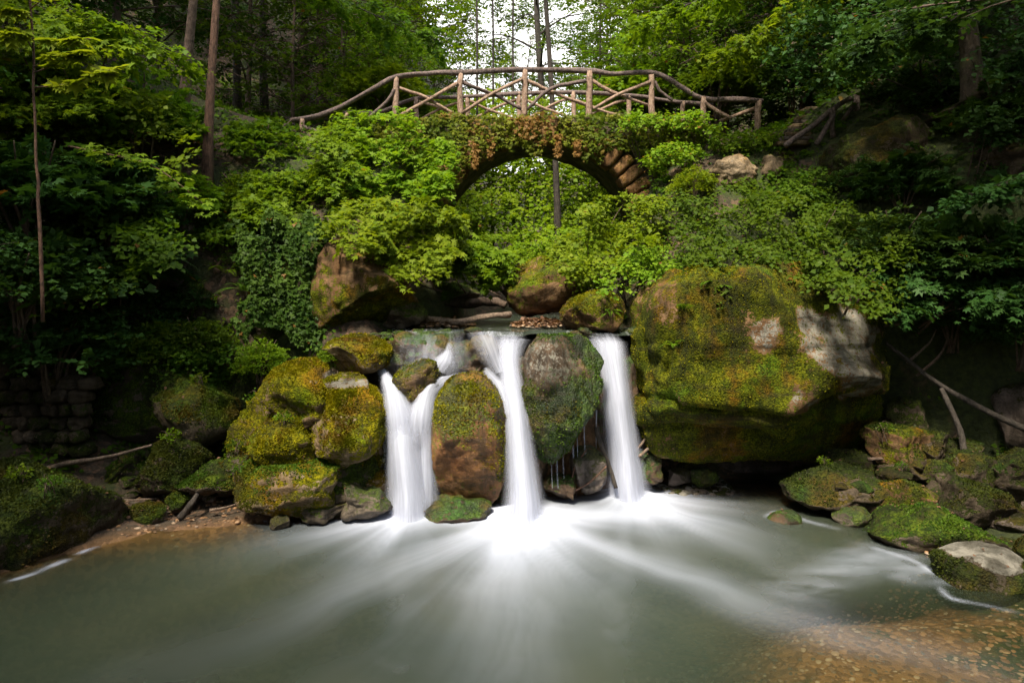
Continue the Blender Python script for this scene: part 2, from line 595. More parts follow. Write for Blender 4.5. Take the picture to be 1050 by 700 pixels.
# ------------------------------------------------------------------ terrain
POOL = np.array([(-8.5, -6), (-8.2, 3), (-6.6, 6.6), (-5.6, 8.4), (-4.9, 9.15), (-3.3, 9.75), (-2.0, 10.1), (-2.0, 10.9), (1.8, 11.2),
                 (3.0, 11.9), (4.5, 11.7), (4.75, 10.4), (5.0, 9.3), (5.2, 8.2), (6.0, 6.8), (7.6, 3), (8.5, -6)])


def pool_sd(x, y):
    """signed distance to the pool's edge, positive on land"""
    P = np.stack([x, y], -1)
    d = np.full(x.shape, 1e9)
    ins = np.zeros(x.shape, bool)
    n = len(POOL)
    for i in range(n):
        a, b = POOL[i], POOL[(i + 1) % n]
        ab = b - a
        t = np.clip(((P - a) @ ab) / (ab @ ab), 0, 1)
        d = np.minimum(d, np.linalg.norm(P - a - t[..., None] * ab, axis=-1))
        c = ((a[1] > y) != (b[1] > y))
        xi = a[0] + (y - a[1]) / (b[1] - a[1] + 1e-12) * (b[0] - a[0])
        ins ^= c & (x < xi)
    return np.where(ins, -d, d)


def stream_c(y):
    return np.interp(y, [10, 12, 15, 20, 30, 60], [0, .1, .6, .9, 1.5, 2]), np.interp(y, [10, 11, 13, 15, 17, 19, 40], [2.0, 1.95, 1.5, 1.55, 1.6, 2.6, 5])


def ground(x, y):
    x = np.asarray(x, float)
    y = np.asarray(y, float)
    sd = pool_sd(x, y)
    shallow = sstep(0.3, 3.0, x + (6 - y) * .3 + .5 * vnoise(p3(x, y) * .8, 3)) * sstep(8.6, 6.7, y)
    shallow2 = sstep(-2.6, -4.2, x) * sstep(8.0, 9.4, y)
    shallow3 = sstep(1.2, 3.0, x) * sstep(9.5, 11.2, y)
    deep = 0.95 * (1 - 0.90 * np.maximum(np.maximum(shallow, shallow2), shallow3))
    low = np.where(sd < 0, -deep * (1 - np.exp(sd * 1.6)) - 0.03, 0.16 * np.minimum(sd, 1.2) + 0.5 * np.maximum(sd - 1.2, 0) + 0.01)
    low = np.where((sd > 0) & (x > 3), low * (1 - .72 * sstep(3.0, 4.6, x) * sstep(5, 2.5, sd)), low)
    low = low + sstep(-0.3, 0.6, sd) * 0.07 * fbm(p3(x, y) * 1.7, 3, 5)
    ys = np.interp(x, [-30, -14, -9, -6.5, -4.2, -2.4, -1.6, 0, 1.2, 1.9, 2.6, 5.0, 6.5, 8, 14, 30], [5, 8, 10.2, 11.8, 11.7, 11.0, 10.9, 10.75, 10.9, 11.5, 12.0, 12.2, 11.6, 11.0, 8, 5])
    t = sstep(0, 0.75, y - ys + 0.2 * fbm(p3(x, y) * 1.3, 2, 8))
    xc, hw = stream_c(y)
    s = np.abs(x - xc) - hw
    bed = 2.40 + 0.02 * (y - 11) + 0.30 * np.clip(y - 27, 0, 35) + 0.0 * x
    H = np.interp(y, [8, 10, 11, 12, 13, 14, 15, 18, 30, 60], [2.3, 2.6, 3.0, 3.4, 4.4, 5.8, 6.7, 6.3, 7.5, 14])
    up = bed + np.maximum(H - bed, 0) * (1 - np.exp(-np.maximum(s - .45 * (x < xc) * (y < 13), 0) * 1.3)) + 0.12 * np.minimum(s, 0) * 0
    left = np.maximum(0, -(x - xc) - 5.5)
    right = np.maximum(0, (x - xc) - 5.5)
    up = up + 0.42 * np.minimum(left, 14) + 0.62 * np.minimum(right, 14)
    up = up + 11 * sstep(21, 40, y) * sstep(4.5, 11, np.abs(x - xc - 1.2))
    up = up + 0.16 * fbm(p3(x, y) * 0.6, 4, 3) * sstep(-0.2, 1.0, s)
    # the sides of the gorge beside the pool
    side = np.where(sd > 0, np.maximum(0, np.abs(x) - 7.8), 0)
    low = np.minimum(low, 4.5) + 0.75 * np.minimum(side, 8)
    return low * (1 - t) + np.maximum(up, low) * t


def gz(x, y):
    return float(ground(np.array([x]), np.array([y]))[0])


def axis(knots):
    out = []
    for a, b, s in knots:
        out.append(np.arange(a, b, s))
    return np.concatenate(out + [[knots[-1][1]]])


def ground_mat():
    m, nt = mat('forest_floor')
    g = NT(nt)
    tc = g.n('ShaderNodeTexCoord')
    v = tc.outputs['Object']
    n1 = g.noise(v, 0.9, 5, 0.6)
    n2 = g.noise(v, 9, 5, 0.7)
    n3 = g.noise(v, 45, 4, 0.7)
    vo = g.n('ShaderNodeTexVoronoi', Scale=13.0)
    g.l(v, vo.inputs['Vector'])
    sepv = g.n('ShaderNodeSeparateColor')
    g.l(vo.outputs['Color'], sepv.inputs[0])
    soil = g.mix(g.rng(n2, .3, .7), (0.030, 0.022, 0.013), (0.075, 0.053, 0.032))
    soil = g.mix(g.rng(sepv.outputs[0], .6, .9), soil, (0.13, 0.078, 0.048))
    at_ = g.n('ShaderNodeAttribute', _attribute_name='Col')
    sep = g.n('ShaderNodeSeparateColor')
    g.l(at_.outputs['Color'], sep.inputs[0])
    grav = g.mix(g.rng(sepv.outputs[1], .2, .9), (0.15, 0.075, 0.026), (0.28, 0.15, 0.06))
    soil = g.mix(sep.outputs[1], soil, grav)
    moss = g.mix(g.rng(n2, .35, .65), (0.018, 0.028, 0.006), (0.045, 0.058, 0.010))
    mf = g.math('ADD', sep.outputs[0], g.rng(n1, .3, .7, -.35, .35, False))
    c = g.mix(g.rng(mf, .4, .6), soil, moss)
    pb = g.n('ShaderNodeBsdfPrincipled', Roughness=0.9)
    g.l(c, pb.inputs['Base Color'])
    h = g.math('ADD', n3, g.math('MULTIPLY', vo.outputs['Distance'], -0.8))
    g.l(g.bump(h, 0.8, 0.04), pb.inputs['Normal'])
    out = g.n('ShaderNodeOutputMaterial')
    g.l(pb.outputs[0], out.inputs[0])
    return m


def build_ground():
    xs = axis([(-140, -30, 10), (-30, -9, .7), (-9, 9, .14), (9, 30, .7), (30, 140, 10)])
    ys = axis([(-60, 0, 5), (0, 6, .5), (6, 17, .13), (17, 40, .5), (40, 160, 8)])
    X, Y = np.meshgrid(xs, ys)
    Z = ground(X, Y)
    dz = np.hypot(*np.gradient(Z, ys, xs))
    V = np.stack([X, Y, Z], -1).reshape(-1, 3)
    ny, nx = X.shape
    i = np.arange(ny - 1)[:, None] * nx + np.arange(nx - 1)[None]
    F = np.stack([i, i + 1, i + nx + 1, i + nx], -1).reshape(-1, 4)
    sd = pool_sd(X, Y)
    C = np.zeros(X.shape + (3,))
    C[..., 0] = 0.36 + 0.12 * sstep(0.8, 2, Z) - 0.6 * sstep(1.3, .4, sd) * (X < 0) + 0.3 * sstep(4, 5, X) * sstep(16, 13, Y)
    C[..., 1] = sstep(0.3, -0.2, sd)
    o = mobj('ground', np_mesh('ground', V, [F], [ground_mat()], True, C.reshape(-1, 3)))
    tag(o, 'dim mossy forest floor and gorge slopes around the pool', None, None, 'structure')


build_ground()

# ------------------------------------------------------------------ rocks
_ICO = {}


def ico(n):
    if n not in _ICO:
        bm = bmesh.new()
        bmesh.ops.create_icosphere(bm, subdivisions=n, radius=1.0)
        V = np.array([v.co[:] for v in bm.verts])
        F = np.array([[v.index for v in f.verts] for f in bm.faces])
        bm.free()
        _ICO[n] = (nrm(V), F)
    return _ICO[n]


def rock_geo(size, seed, e=2.8, cuts=5, rough=1.0, sub=5, planes=(), strata=()):
    U, F = ico(sub)
    R = np.random.default_rng(seed)
    P = U / ((np.abs(U) ** e).sum(-1, keepdims=True) ** (1 / e))
    # planar facets
    for k in range(cuts + 6):
        n = nrm(R.normal(0, 1, 3) * np.array([1, 1, .8]))
        o = R.uniform(0.62, 0.95)
        d = P @ n - o
        P = P - np.maximum(d, 0)[:, None] * n * 0.94
    for n, o in planes:
        n = nrm(np.array(n, float))
        d = P @ n - o
        P = P - np.maximum(d, 0)[:, None] * n * 0.93
    size = np.asarray(size, float)
    s = size.mean()
    Q = P * size
    a = rough
    k_ = 1.0 / max(min(s, 1.0), .12)
    rid = 1 - np.abs(fbm(Q * 1.9 * k_ ** .5 + seed * 1.7, 3, seed + 21)) * 2
    dsp = a * (0.11 * s * fbm(P * 1.3 + seed * 3.1, 3, seed) + 0.085 * min(s, .6) * fbm(Q * 2.6 * k_ ** .5 + seed, 4, seed + 5)
               - 0.10 * min(s, .5) * np.maximum(rid - .62, 0) * 2 + 0.020 * min(1, s * 2) * fbm(Q * 9 + seed, 4, seed + 9))
    for zc, dep, wd in strata:
        zz = Q[:, 2] + 0.12 * fbm(Q * np.array([1.1, 1.1, .3]) + seed, 3, seed + 12)
        dsp = dsp - dep * np.exp(-((zz - zc) / wd) ** 2)
    Q = Q + nrm(P * size ** 0.5) * dsp[:, None]
    return Q, F


def vnormals(V, F):
    n = np.cross(V[F[:, 1]] - V[F[:, 0]], V[F[:, 2]] - V[F[:, 0]])
    out = np.zeros_like(V)
    for k in range(3):
        np.add.at(out, F[:, k], n)
    return nrm(out)


TOPS = []


def rock(label, box, d, thick=None, m='rock_green', moss=0.6, lichen=0.0, wet=0.0, e=2.8, cuts=5, rough=1.0, seed=1, rot=(0, 0, 0), planes=(), strata=(),
         tufts=0, tuftk=1.7, tuftmat='moss_g', name='boulder', cat='boulder', group=None, sub=None, topmoss=0.55, liches=(), sink=0.0, tsize=0.026):
    x0, y0, x1, y1 = box
    c = at((x0 + x1) / 2, (y0 + y1) / 2, d)
    sx = (x1 - x0) / 2 / F_PX * d
    sz = (y1 - y0) / 2 / F_PX * d
    sy = thick if thick else sx * 0.85
    c[2] -= sink / 2
    sz += sink / 2
    if sub is None:
        sub = 6 if (x1 - x0) * (y1 - y0) > 9000 else (5 if (x1 - x0) * (y1 - y0) > 900 else 4)
    # fit the rough outline back into its box
    V, F = rock_geo((sx, sy, sz), seed, e, cuts, rough, sub, planes, strata)
    if any(rot):
        from mathutils import Euler
        Rm = np.array(Euler([math.radians(a) for a in rot]).to_matrix())
        V = V @ Rm.T
    lo, hi = V.min(0), V.max(0)
    V = (V - (lo + hi) / 2) * (2 * np.array([sx, sy, sz]) / (hi - lo))
    N = vnormals(V, F)
    C = np.zeros((len(V), 3))
    nz = fbm(V * 1.6 + seed * 2.3, 3, seed + 77)
    C[:, 0] = np.clip(moss + topmoss * (N[:, 2] - 0.15) + 0.35 * nz, 0, 1)
    li = np.full(len(V), lichen)
    for (lx, ly, rx, ry, st) in liches:                     # pale patches, in the rock's own box (-1..1)
        q = ((V[:, 0] / sx - lx) / rx) ** 2 + ((V[:, 2] / sz - ly) / ry) ** 2
        li = np.maximum(li, st * sstep(1.5, 0.4, q + 0.95 * nz))
        C[:, 0] = np.where(True, C[:, 0] * (1 - min(st, 1) * 0.95 * sstep(1.3, 0.6, q + 0.95 * nz)), 0)
    C[:, 1] = li
    C[:, 2] = wet
    me = np_mesh('stone', V, [F], [M[m]], True, C)
    up = np.nonzero(N[F[:, 0], 2] > .55)[0]
    if len(up) and sx > .2:
        R = np.random.default_rng(seed + 900)
        q = R.choice(up, int(4 + 16 * sx * sy))
        TOPS.append(V[F[q, 0]] + c)
    if tufts:
        tufts = int(tufts * tuftk)
        t = thing(name, label, cat, c, 0, group)
        mobj('stone', me, t)
        R = np.random.default_rng(seed + 5)
        fc = V[F].mean(1)
        fn = N[F].mean(1)
        fa = np.linalg.norm(np.cross(V[F[:, 1]] - V[F[:, 0]], V[F[:, 2]] - V[F[:, 0]]), axis=1)
        w = fa * np.clip(C[F[:, 0], 0] - 0.35, 0, 1) * (0.25 + np.clip(fn[:, 2], 0, 1)) * (np.clip(fbm(fc * 2.2 + seed, 3, seed + 3) + 0.35, 0.03, 1))
        w = w / w.sum()
        k = R.choice(len(F), tufts, p=w)
        bar = R.dirichlet((1, 1, 1), tufts)
        P = (V[F[k]] * bar[..., None]).sum(1)
        D = nrm(fn[k] * 0.9 + R.normal(0, .6, (tufts, 3)) + np.array([0, -0.1, .25]))
        r = np.clip(0.5 + 0.6 * fbm(P * 3 + seed, 3, seed + 2) + R.normal(0, .15, tufts), 0, 1)
        g_ = np.clip(fbm(P * 1.6 + 9 + seed, 3, seed + 4) * 1.2 - 0.15, 0, .75)
        V2, F2, C2 = leaf_geo(P - 0.004 * D, D, nrm(R.normal(0, 1, (tufts, 3)) + fn[k]), tsize * R.uniform(.6, 1.3, tufts), T_WIDE, r, g_)
        mobj('moss', np_mesh('moss', V2, [F2], [M[tuftmat]], True, C2), t)
        o = t
    else:
        o = mobj(name, me, None, c)
        tag(o, label, cat, group)
    return o


# --- stones of the falls
rock('tall egg-shaped rust brown boulder with moss on its face between left and middle waterfalls', (441, 382, 521, 515), 10.2, 0.62, 'rock_egg', 0.56, 0, .5, 2.5, -4, 0.5, 21,
     tufts=3600, tuftmat='moss_y', topmoss=0.35, sink=.15)
rock('large wet dark boulder with pale splashes on top between middle and right waterfalls', (534, 341, 620, 474), 10.45, 0.72, 'rock_wet', 0.72, 0, .6, 2.8, -2, 0.8, 33,
     liches=[(-.05, .6, .7, .5, .45)], topmoss=0.1, planes=[((.6, -.2, -.8), .62)], tufts=3200)
rock('small rock with bright moss wedged at the top of the left waterfall', (402, 368, 451, 416), 10.35, 0.35, 'rock_wet', 0.5, 0, .5, 2.4, 3, 0.8, 41, topmoss=.4, tufts=500, tuftmat='moss_y')
rock('low flat wet mossy stone in the foam between left and middle waterfall bases', (428, 508, 505, 536), 9.9, 0.4, 'rock_wet', 0.55, .1, .8, 2.6, 3, 1.0, 42)
rock('dark wet rock ledge behind the left waterfall', (384, 392, 462, 525), 10.75, 0.5, 'rock_wet', 0.4, 0, .8, 3.2, 4, 1.0, 43, sink=.2)
rock('dark wet rock ledge behind the middle waterfall', (498, 362, 566, 535), 10.75, 0.5, 'rock_wet', 0.4, 0, .8, 3.2, 4, 1.0, 44, sink=.2)
rock('dark mossy shelf of rock under the upper cascade above the left waterfall', (384, 337, 482, 405), 11.2, 0.6, 'rock_wet', 0.62, 0, .8, 3.4, 3, 1.4, 45)
rock('dark mossy shelf of rock right of the upper cascade', (460, 343, 520, 402), 11.05, 0.5, 'rock_wet', 0.6, 0, .8, 3.2, 3, 1.3, 46)
rock('dark recessed rock face behind the right waterfall', (588, 352, 668, 500), 11.75, 0.5, 'rock_wet', 0.3, 0, .5, 3.4, 4, 1.0, 47, sink=.3)
rock('speckled wet stone at the foot of the large wet boulder left of the right waterfall', (584, 455, 622, 505), 10.7, 0.3, 'rock_grey', 0.35, .25, .7, 2.5, 4, 1.0, 48)
rock('small dark mossy stone between the middle waterfall and the speckled wet stone', (556, 485, 592, 512), 10.6, 0.3, 'rock_wet', 0.55, 0, .7, 2.4, 4, 1.0, 49)
rock('wet dark stone directly right of the right waterfall base', (650, 462, 680, 498), 10.95, 0.22, 'rock_wet', 0.5, 0, .6, 2.4, 4, 1.0, 50)
rock('small greenish rounded stone at the right end of the rubble under the overhang', (708, 478, 736, 500), 11.2, 0.2, 'rock_green', 0.5, 0, .3, 2.3, 4, 1.0, 51)
rock('grey pebble-like stone in the rubble under the overhang', (684, 480, 708, 498), 11.25, 0.18, 'rock_grey', 0.2, .2, .5, 2.4, 3, 1.0, 52)
rock('dark upright stone behind the grey stone under the overhang', (694, 470, 720, 492), 11.5, 0.2, 'rock_grey', 0.3, 0, .2, 2.4, 3, 1.0, 53)

# --- the mossy pile left of the falls
rock('large cap boulder with bare sunlit white top edge and thick yellow moss beside the left waterfall', (318, 382, 402, 476), 10.15, 0.75, 'rock_yellow', 0.62, .0, 0, 2.9, 4, 0.8, 61,
     liches=[(-.1, .80, .75, .10, .72)], tufts=7000, tuftmat='moss_y', topmoss=.25)  # pale strip puts the sun on the bare top edge into the colour
rock('rounded green mossy boulder at the top right of the yellow moss pile', (330, 343, 403, 385), 10.8, 0.7, 'rock_yellow', 0.8, 0, 0, 2.4, 3, 0.7, 62, tufts=3500, tuftmat='moss_y', rot=(0, 6, 0))
rock('sloping yellow mossy boulder with bare streaks behind the cap boulder', (272, 365, 360, 442), 10.5, 0.8, 'rock_yellow', 0.72, .0, 0, 2.4, 4, 0.9, 63, rot=(0, -24, 0),
     liches=[(.45, .5, .22, .2, .8)], tufts=5000, tuftmat='moss_y')
rock('bulging olive mossy boulder below the sloping yellow boulder', (248, 422, 332, 482), 10.1, 0.6, 'rock_yellow', 0.85, 0, 0, 2.4, 4, 0.9, 64, tufts=4500, tuftmat='moss_y')
rock('small ochre stone tucked under the left side of the cap boulder', (296, 455, 332, 486), 9.9, 0.3, 'rock_ochre', 0.5, 0, 0, 2.6, 4, 1.0, 65, tufts=500, tuftmat='moss_y')
rock('broad flat mossy slab at the waterline below the olive mossy boulder', (236, 466, 352, 524), 9.85, 0.6, 'rock_yellow', 0.78, 0, 0, 2.8, 5, 1.1, 66, tufts=5500, tuftmat='moss_g', strata=[(0.05, .05, .05)])
rock('shadowed undercut stone below the cap boulder beside the left waterfall', (318, 458, 402, 528), 10.15, 0.55, 'rock_green', 0.5, 0, .2, 2.9, 5, 1.1, 67, sink=.1, tufts=1200)
rock('grey green wet stone at the waterline nearest the left waterfall', (352, 496, 404, 530), 9.85, 0.35, 'rock_green', 0.5, 0, .5, 2.4, 4, 1.1, 68)
rock('leaning block with grass green moss left of the yellow moss pile', (160, 386, 248, 464), 10.9, 0.75, 'rock_green', 0.72, 0, 0, 3.0, 4, 0.8, 69, rot=(0, -16, 0), tufts=5000)
rock('rounded dark green mossy boulder in front of the leaning block', (139, 447, 214, 507), 10.3, 0.6, 'rock_shaded', 0.85, 0, 0, 2.3, 3, 0.8, 70, tuftmat='moss_shaded', tufts=4500)
rock('low slanting mossy slab between the dark green boulder and the flat waterline slab', (182, 472, 262, 510), 10.1, 0.45, 'rock_green', 0.72, 0, 0, 2.6, 5, 1.0, 71, rot=(0, -10, 0), tufts=2500)
rock('broad shadowed boulder topped with leafy plants behind the leaning block', (92, 352, 252, 432), 11.6, 0.9, 'rock_green', 0.7, 0, 0, 2.6, 5, 0.9, 72, tufts=3000, sink=.3)
rock('small mossy stone left of the dark green boulder on the bank', (108, 462, 152, 496), 10.5, 0.35, 'rock_green', 0.6, 0, 0, 2.4, 4, 1.0, 73, tufts=600)
rock('small mossy stone with a pale foot on the brown sand beach', (131, 516, 172, 536), 9.6, 0.25, 'rock_green', 0.6, .1, 0, 2.4, 4, 1.0, 74, tufts=500)
rock('small mossy mound on the beach right of the fallen stick', (170, 503, 196, 524), 9.9, 0.22, 'rock_green', 0.65, 0, 0, 2.3, 4, 1.0, 75, tufts=400)
rock('tiny green stone on the shoreline below the flat slab', (277, 528, 297, 544), 9.4, 0.13, 'rock_green', 0.6, 0, .4, 2.3, 3, 1.0, 76)
rock('flat grey green stones edge at the waterline under the flat slab', (298, 510, 360, 534), 9.7, 0.28, 'rock_green', 0.5, 0, .4, 2.5, 5, 1.2, 77)
rock('huge dark green mossy boulder filling the left foreground at the pool edge', (-110, 468, 104, 604), 8.75, 1.15, 'rock_shaded', 0.72, 0, 0, 2.5, 5, 0.8, 78, rot=(0, 12, 0), tuftmat='moss_shaded', tufts=9000, sink=.5, tsize=.03)
rock('mossy block above the leaning block beneath the ivy curtain', (222, 365, 300, 440), 11.7, 0.6, 'rock_green', 0.6, 0, 0, 2.7, 5, 1.0, 79, tufts=1500, sink=.3)
rock('rounded submerged dark stone in the murky pool before the beach', (246, 560, 292, 586), 8.75, 0.3, 'rock_wet', 0.1, 0, .6, 2.3, 3, 0.8, 80)

rock('mossy earth mass bedding the whole boulder pile left of the falls', (236, 396, 398, 536), 10.5, 0.65, 'rock_yellow', 0.7, 0, 0, 2.6, 4, 1.4, 160, tufts=4000, tuftmat='moss_y', rot=(0, -20, 0), name='mossy_mound', cat='mound')
# --- rock walls on the left
rock('grey brown overhanging rock with mossy underside above the stream, left of the falls', (322, 240, 428, 350), 12.0, 0.9, 'rock_ochre', 0.42, .12, 0, 3.0, 2, 0.7, 81,
     planes=[((.25, -.45, -.86), .42)], topmoss=-0.6)
rock('pale reddish rock face behind the ivy above the dark hollow on the left', (158, 226, 226, 316), 12.9, 0.6, 'rock_grey', 0.25, .3, 0, 3.2, 4, 0.9, 82, topmoss=.4)
rock('dark mossy rock lintel over the hollow on the left', (180, 284, 250, 316), 12.6, 0.6, 'rock_green', 0.6, 0, 0, 3.0, 4, 1.0, 83)
rock('dark rock wall left of the hollow behind the leafy bank', (60, 290, 190, 400), 12.7, 0.8, 'rock_green', 0.45, 0, 0, 3.2, 5, 1.0, 84, sink=.5)
rock('tall rock core wrapped by the ivy curtain left of the overhanging rock', (236, 218, 338, 392), 12.5, 0.5, 'rock_green', 0.6, 0, 0, 3.2, 4, 0.9, 85, sink=.3)
rock('low dark rock under the overhanging rock beside the stream', (392, 300, 440, 338), 12.2, 0.5, 'rock_green', 0.5, 0, .2, 2.6, 4, 1.0, 86)
rock('dark ledge under the maple leaves at the far left of the stream', (424, 288, 492, 318), 14.0, 0.6, 'rock_green', 0.5, 0, 0, 2.9, 4, 1.0, 87)

# --- right of the stream
rock('brown topped mossy boulder at the stream under the bright leaves', (516, 262, 606, 326), 13.0, 0.9, 'rock_ochre', 0.45, .15, 0, 2.4, 4, 0.8, 91, rot=(0, -12, 0), tufts=1500, tuftmat='moss_y')
rock('smaller pointed brown rock right of the brown topped stream boulder', (574, 296, 640, 348), 11.7, 0.55, 'rock_ochre', 0.45, .1, 0, 2.4, 5, 0.9, 92, rot=(0, -20, 0), tufts=800, tuftmat='moss_y')
rock('giant ochre and green mossy boulder with pale lichen patch right of the right waterfall', (646, 266, 924, 482), 11.0, 1.3, 'rock_ochre', 0.96, 0, 0, 4.2, -4, 1.0, 93,
     planes=[((.80, -.1, .60), .98), ((0, -.55, -.85), .86), ((-.1, -.75, -.65), .95), ((.9, -.45, 0), .98)], strata=[(-0.60, .13, .06), (-1.14, .12, .07), (.35, .05, .05)], topmoss=0.15,
     liches=[(.30, .20, .46, .46, .72), (-.86, .62, .12, .25, .45)], tufts=13000, tuftmat='moss_y', tsize=.022)
rock('dark back wall of the undercut beneath the giant lichen boulder', (660, 440, 930, 520), 12.6, 0.5, 'rock_grey', 0.1, 0, .2, 3.4, 4, 0.8, 94, sink=.3)
rock('square mossy block leaning against the lower right of the giant boulder', (886, 434, 954, 476), 10.6, 0.5, 'rock_ochre', 0.7, 0, 0, 3.6, 4, 0.8, 95, tuftmat='moss_shaded', tufts=1500)
rock('long flat mossy boulder at the pool edge under the giant boulder', (803, 476, 908, 520), 10.2, 0.6, 'rock_shaded', 0.46, 0, .1, 2.6, 5, 0.9, 96, rot=(0, -8, 0), tuftmat='moss_shaded', tufts=750)
rock('thin flat stone beneath the square mossy block', (902, 468, 954, 494), 10.35, 0.4, 'rock_shaded', 0.46, 0, 0, 3.0, 4, 1.0, 97, tuftmat='moss_shaded', tufts=250)
rock('ochre topped flat stone in the middle of the right bank pile', (884, 488, 952, 524), 9.9, 0.5, 'rock_ochre', 0.56, 0, 0, 3.2, 4, 0.9, 98, tuftmat='moss_shaded', tufts=500)
rock('sloping brown and green boulder behind the pyramid boulder', (942, 484, 1034, 546), 9.75, 0.65, 'rock_shaded', 0.41, 0, 0, 2.7, 5, 0.9, 99, rot=(0, 10, 0), tuftmat='moss_shaded', tufts=900)
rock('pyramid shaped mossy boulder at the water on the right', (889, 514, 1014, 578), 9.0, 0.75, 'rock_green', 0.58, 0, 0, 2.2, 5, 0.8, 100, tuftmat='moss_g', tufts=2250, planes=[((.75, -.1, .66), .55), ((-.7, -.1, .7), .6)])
rock('rounded boulder with a bare pale top and mossy front in the shallows', (964, 562, 1047, 616), 7.75, 0.42, 'rock_shaded', 0.8, 0, .1, 2.8, -3, 0.6, 101, liches=[(.25, .95, 1.1, .42, .95)], topmoss=-.1, tuftmat='moss_shaded', tufts=900, planes=[((.3, -.2, .9), .8)])
rock('mossy boulder cut off at the right edge beside the pale topped boulder', (1041, 545, 1110, 602), 7.9, 0.5, 'rock_shaded', 0.8, 0, 0, 2.5, 4, 0.9, 102, tuftmat='moss_shaded', tufts=1500, sink=.1)
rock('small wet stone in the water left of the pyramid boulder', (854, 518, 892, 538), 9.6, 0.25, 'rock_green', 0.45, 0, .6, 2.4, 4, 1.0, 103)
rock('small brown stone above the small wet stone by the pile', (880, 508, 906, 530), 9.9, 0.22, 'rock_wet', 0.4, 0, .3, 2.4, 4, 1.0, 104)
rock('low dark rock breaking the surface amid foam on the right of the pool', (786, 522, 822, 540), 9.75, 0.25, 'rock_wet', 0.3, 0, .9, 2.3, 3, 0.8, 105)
rock('bright green mossy stone at the top of the right bank pile', (990, 478, 1034, 512), 10.2, 0.4, 'rock_shaded', 0.85, 0, 0, 2.5, 4, 1.0, 106, tufts=1800)
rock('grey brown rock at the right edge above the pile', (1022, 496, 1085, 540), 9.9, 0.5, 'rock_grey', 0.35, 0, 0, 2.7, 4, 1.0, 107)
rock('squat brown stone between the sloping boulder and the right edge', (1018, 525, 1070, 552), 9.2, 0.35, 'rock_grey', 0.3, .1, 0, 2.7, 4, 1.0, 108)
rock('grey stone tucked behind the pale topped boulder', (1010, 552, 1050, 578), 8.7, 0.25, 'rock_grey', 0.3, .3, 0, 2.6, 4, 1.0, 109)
rock('dark mossy stone under the roots at the back of the right bank', (940, 446, 1010, 490), 10.9, 0.5, 'rock_shaded', 0.5, 0, 0, 2.7, 4, 1.0, 110, tuftmat='moss_shaded', tufts=500)
rock('brown mossy stone at the right end of the giant boulder below the roots', (905, 405, 950, 445), 11.3, 0.4, 'rock_shaded', 0.5, 0, 0, 2.7, 4, 1.0, 111)
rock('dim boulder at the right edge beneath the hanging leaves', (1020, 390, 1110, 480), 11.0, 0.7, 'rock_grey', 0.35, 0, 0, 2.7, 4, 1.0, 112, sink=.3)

# --- upper right
rock('dark mossy sloping outcrop with leaning slab behind the right stair railing', (842, 124, 968, 215), 13.6, 1.0, 'rock_shaded', 0.7, .0, 0, 2.6, 5, 0.9, 121, rot=(0, -22, 0))
rock('upper dark layered cliff block right of the mossy tree', (985, 140, 1140, 205), 12.8, 1.3, 'rock_shaded', 0.4, 0, 0, 3.4, 4, 0.9, 122)
rock('middle dark layered cliff block right of the mossy tree', (995, 205, 1140, 262), 12.5, 1.3, 'rock_shaded', 0.45, 0, 0, 3.4, 4, 0.9, 123)
rock('dark top cliff block behind the mossy tree at the right edge', (930, 92, 1140, 150), 13.8, 1.4, 'rock_shaded', 0.4, 0, 0, 3.4, 4, 0.9, 124)
rock('pale tan rock showing through the leaves below the right railing end', (726, 158, 778, 200), 13.9, 0.5, 'rock_yellow', 0.1, .2, 0, 2.6, 5, 1.0, 125, topmoss=.2, rot=(0, -15, 0))
rock('tan stone right of the pale tan rock under the railing', (776, 160, 810, 195), 14.1, 0.4, 'rock_yellow', 0.2, 0, 0, 2.7, 5, 1.0, 126)

R_ = np.random.default_rng(78)
for k in range(9):
    px = [386, 396, 408, 428, 470, 486, 592, 603, 650][k]
    w = R_.uniform(6, 11)
    py = 341 + R_.uniform(-3, 4)
    rock('small dark wet stone on the lip of the stream above the falls', (px - w, py - w * .45, px + w, py + w * .6), 11.45 if px < 520 else 11.4, None, 'rock_wet', .55, 0, .8, 2.6, 4, 1.2, 400 + k,
         group='small stones on the lip of the falls', name='stone', cat='stone')
R_ = np.random.default_rng(77)
for k in range(26):
    px = R_.uniform(225, 400)
    py = np.interp(px, [225, 300, 400], [470, 430, 420]) + R_.uniform(0, 1) * np.interp(px, [225, 400], [45, 100])
    w = R_.uniform(9, 19)
    h = w * R_.uniform(.55, .85)
    rock('small mossy stone wedged among the boulders of the pile left of the falls', (px - w, py - h, px + w, py + h), 10.35 - (py - 440) * .004, None, 'rock_yellow' if px > 250 else 'rock_green', .6, 0, 0, 2.7, 5, 1.2, 300 + k,
         tufts=350, tuftmat='moss_y', group='small stones of the mossy pile', name='stone', cat='stone')
for k in range(7):
    px = R_.uniform(850, 1060)
    py = np.interp(px, [850, 950, 1050], [505, 470, 455]) + R_.uniform(0, 1) * np.interp(px, [850, 900, 1050], [15, 50, 110])
    w = R_.uniform(8, 17)
    h = w * R_.uniform(.5, .8)
    rock('small mossy stone filling gaps in the stone bank on the right', (px - w, py - h, px + w, py + h), 10.6 - (py - 440) * .013, None, 'rock_shaded', .5, 0, 0, 3.2, 5, 1.2, 340 + k,
         group='small stones of the right bank', name='stone', cat='stone')
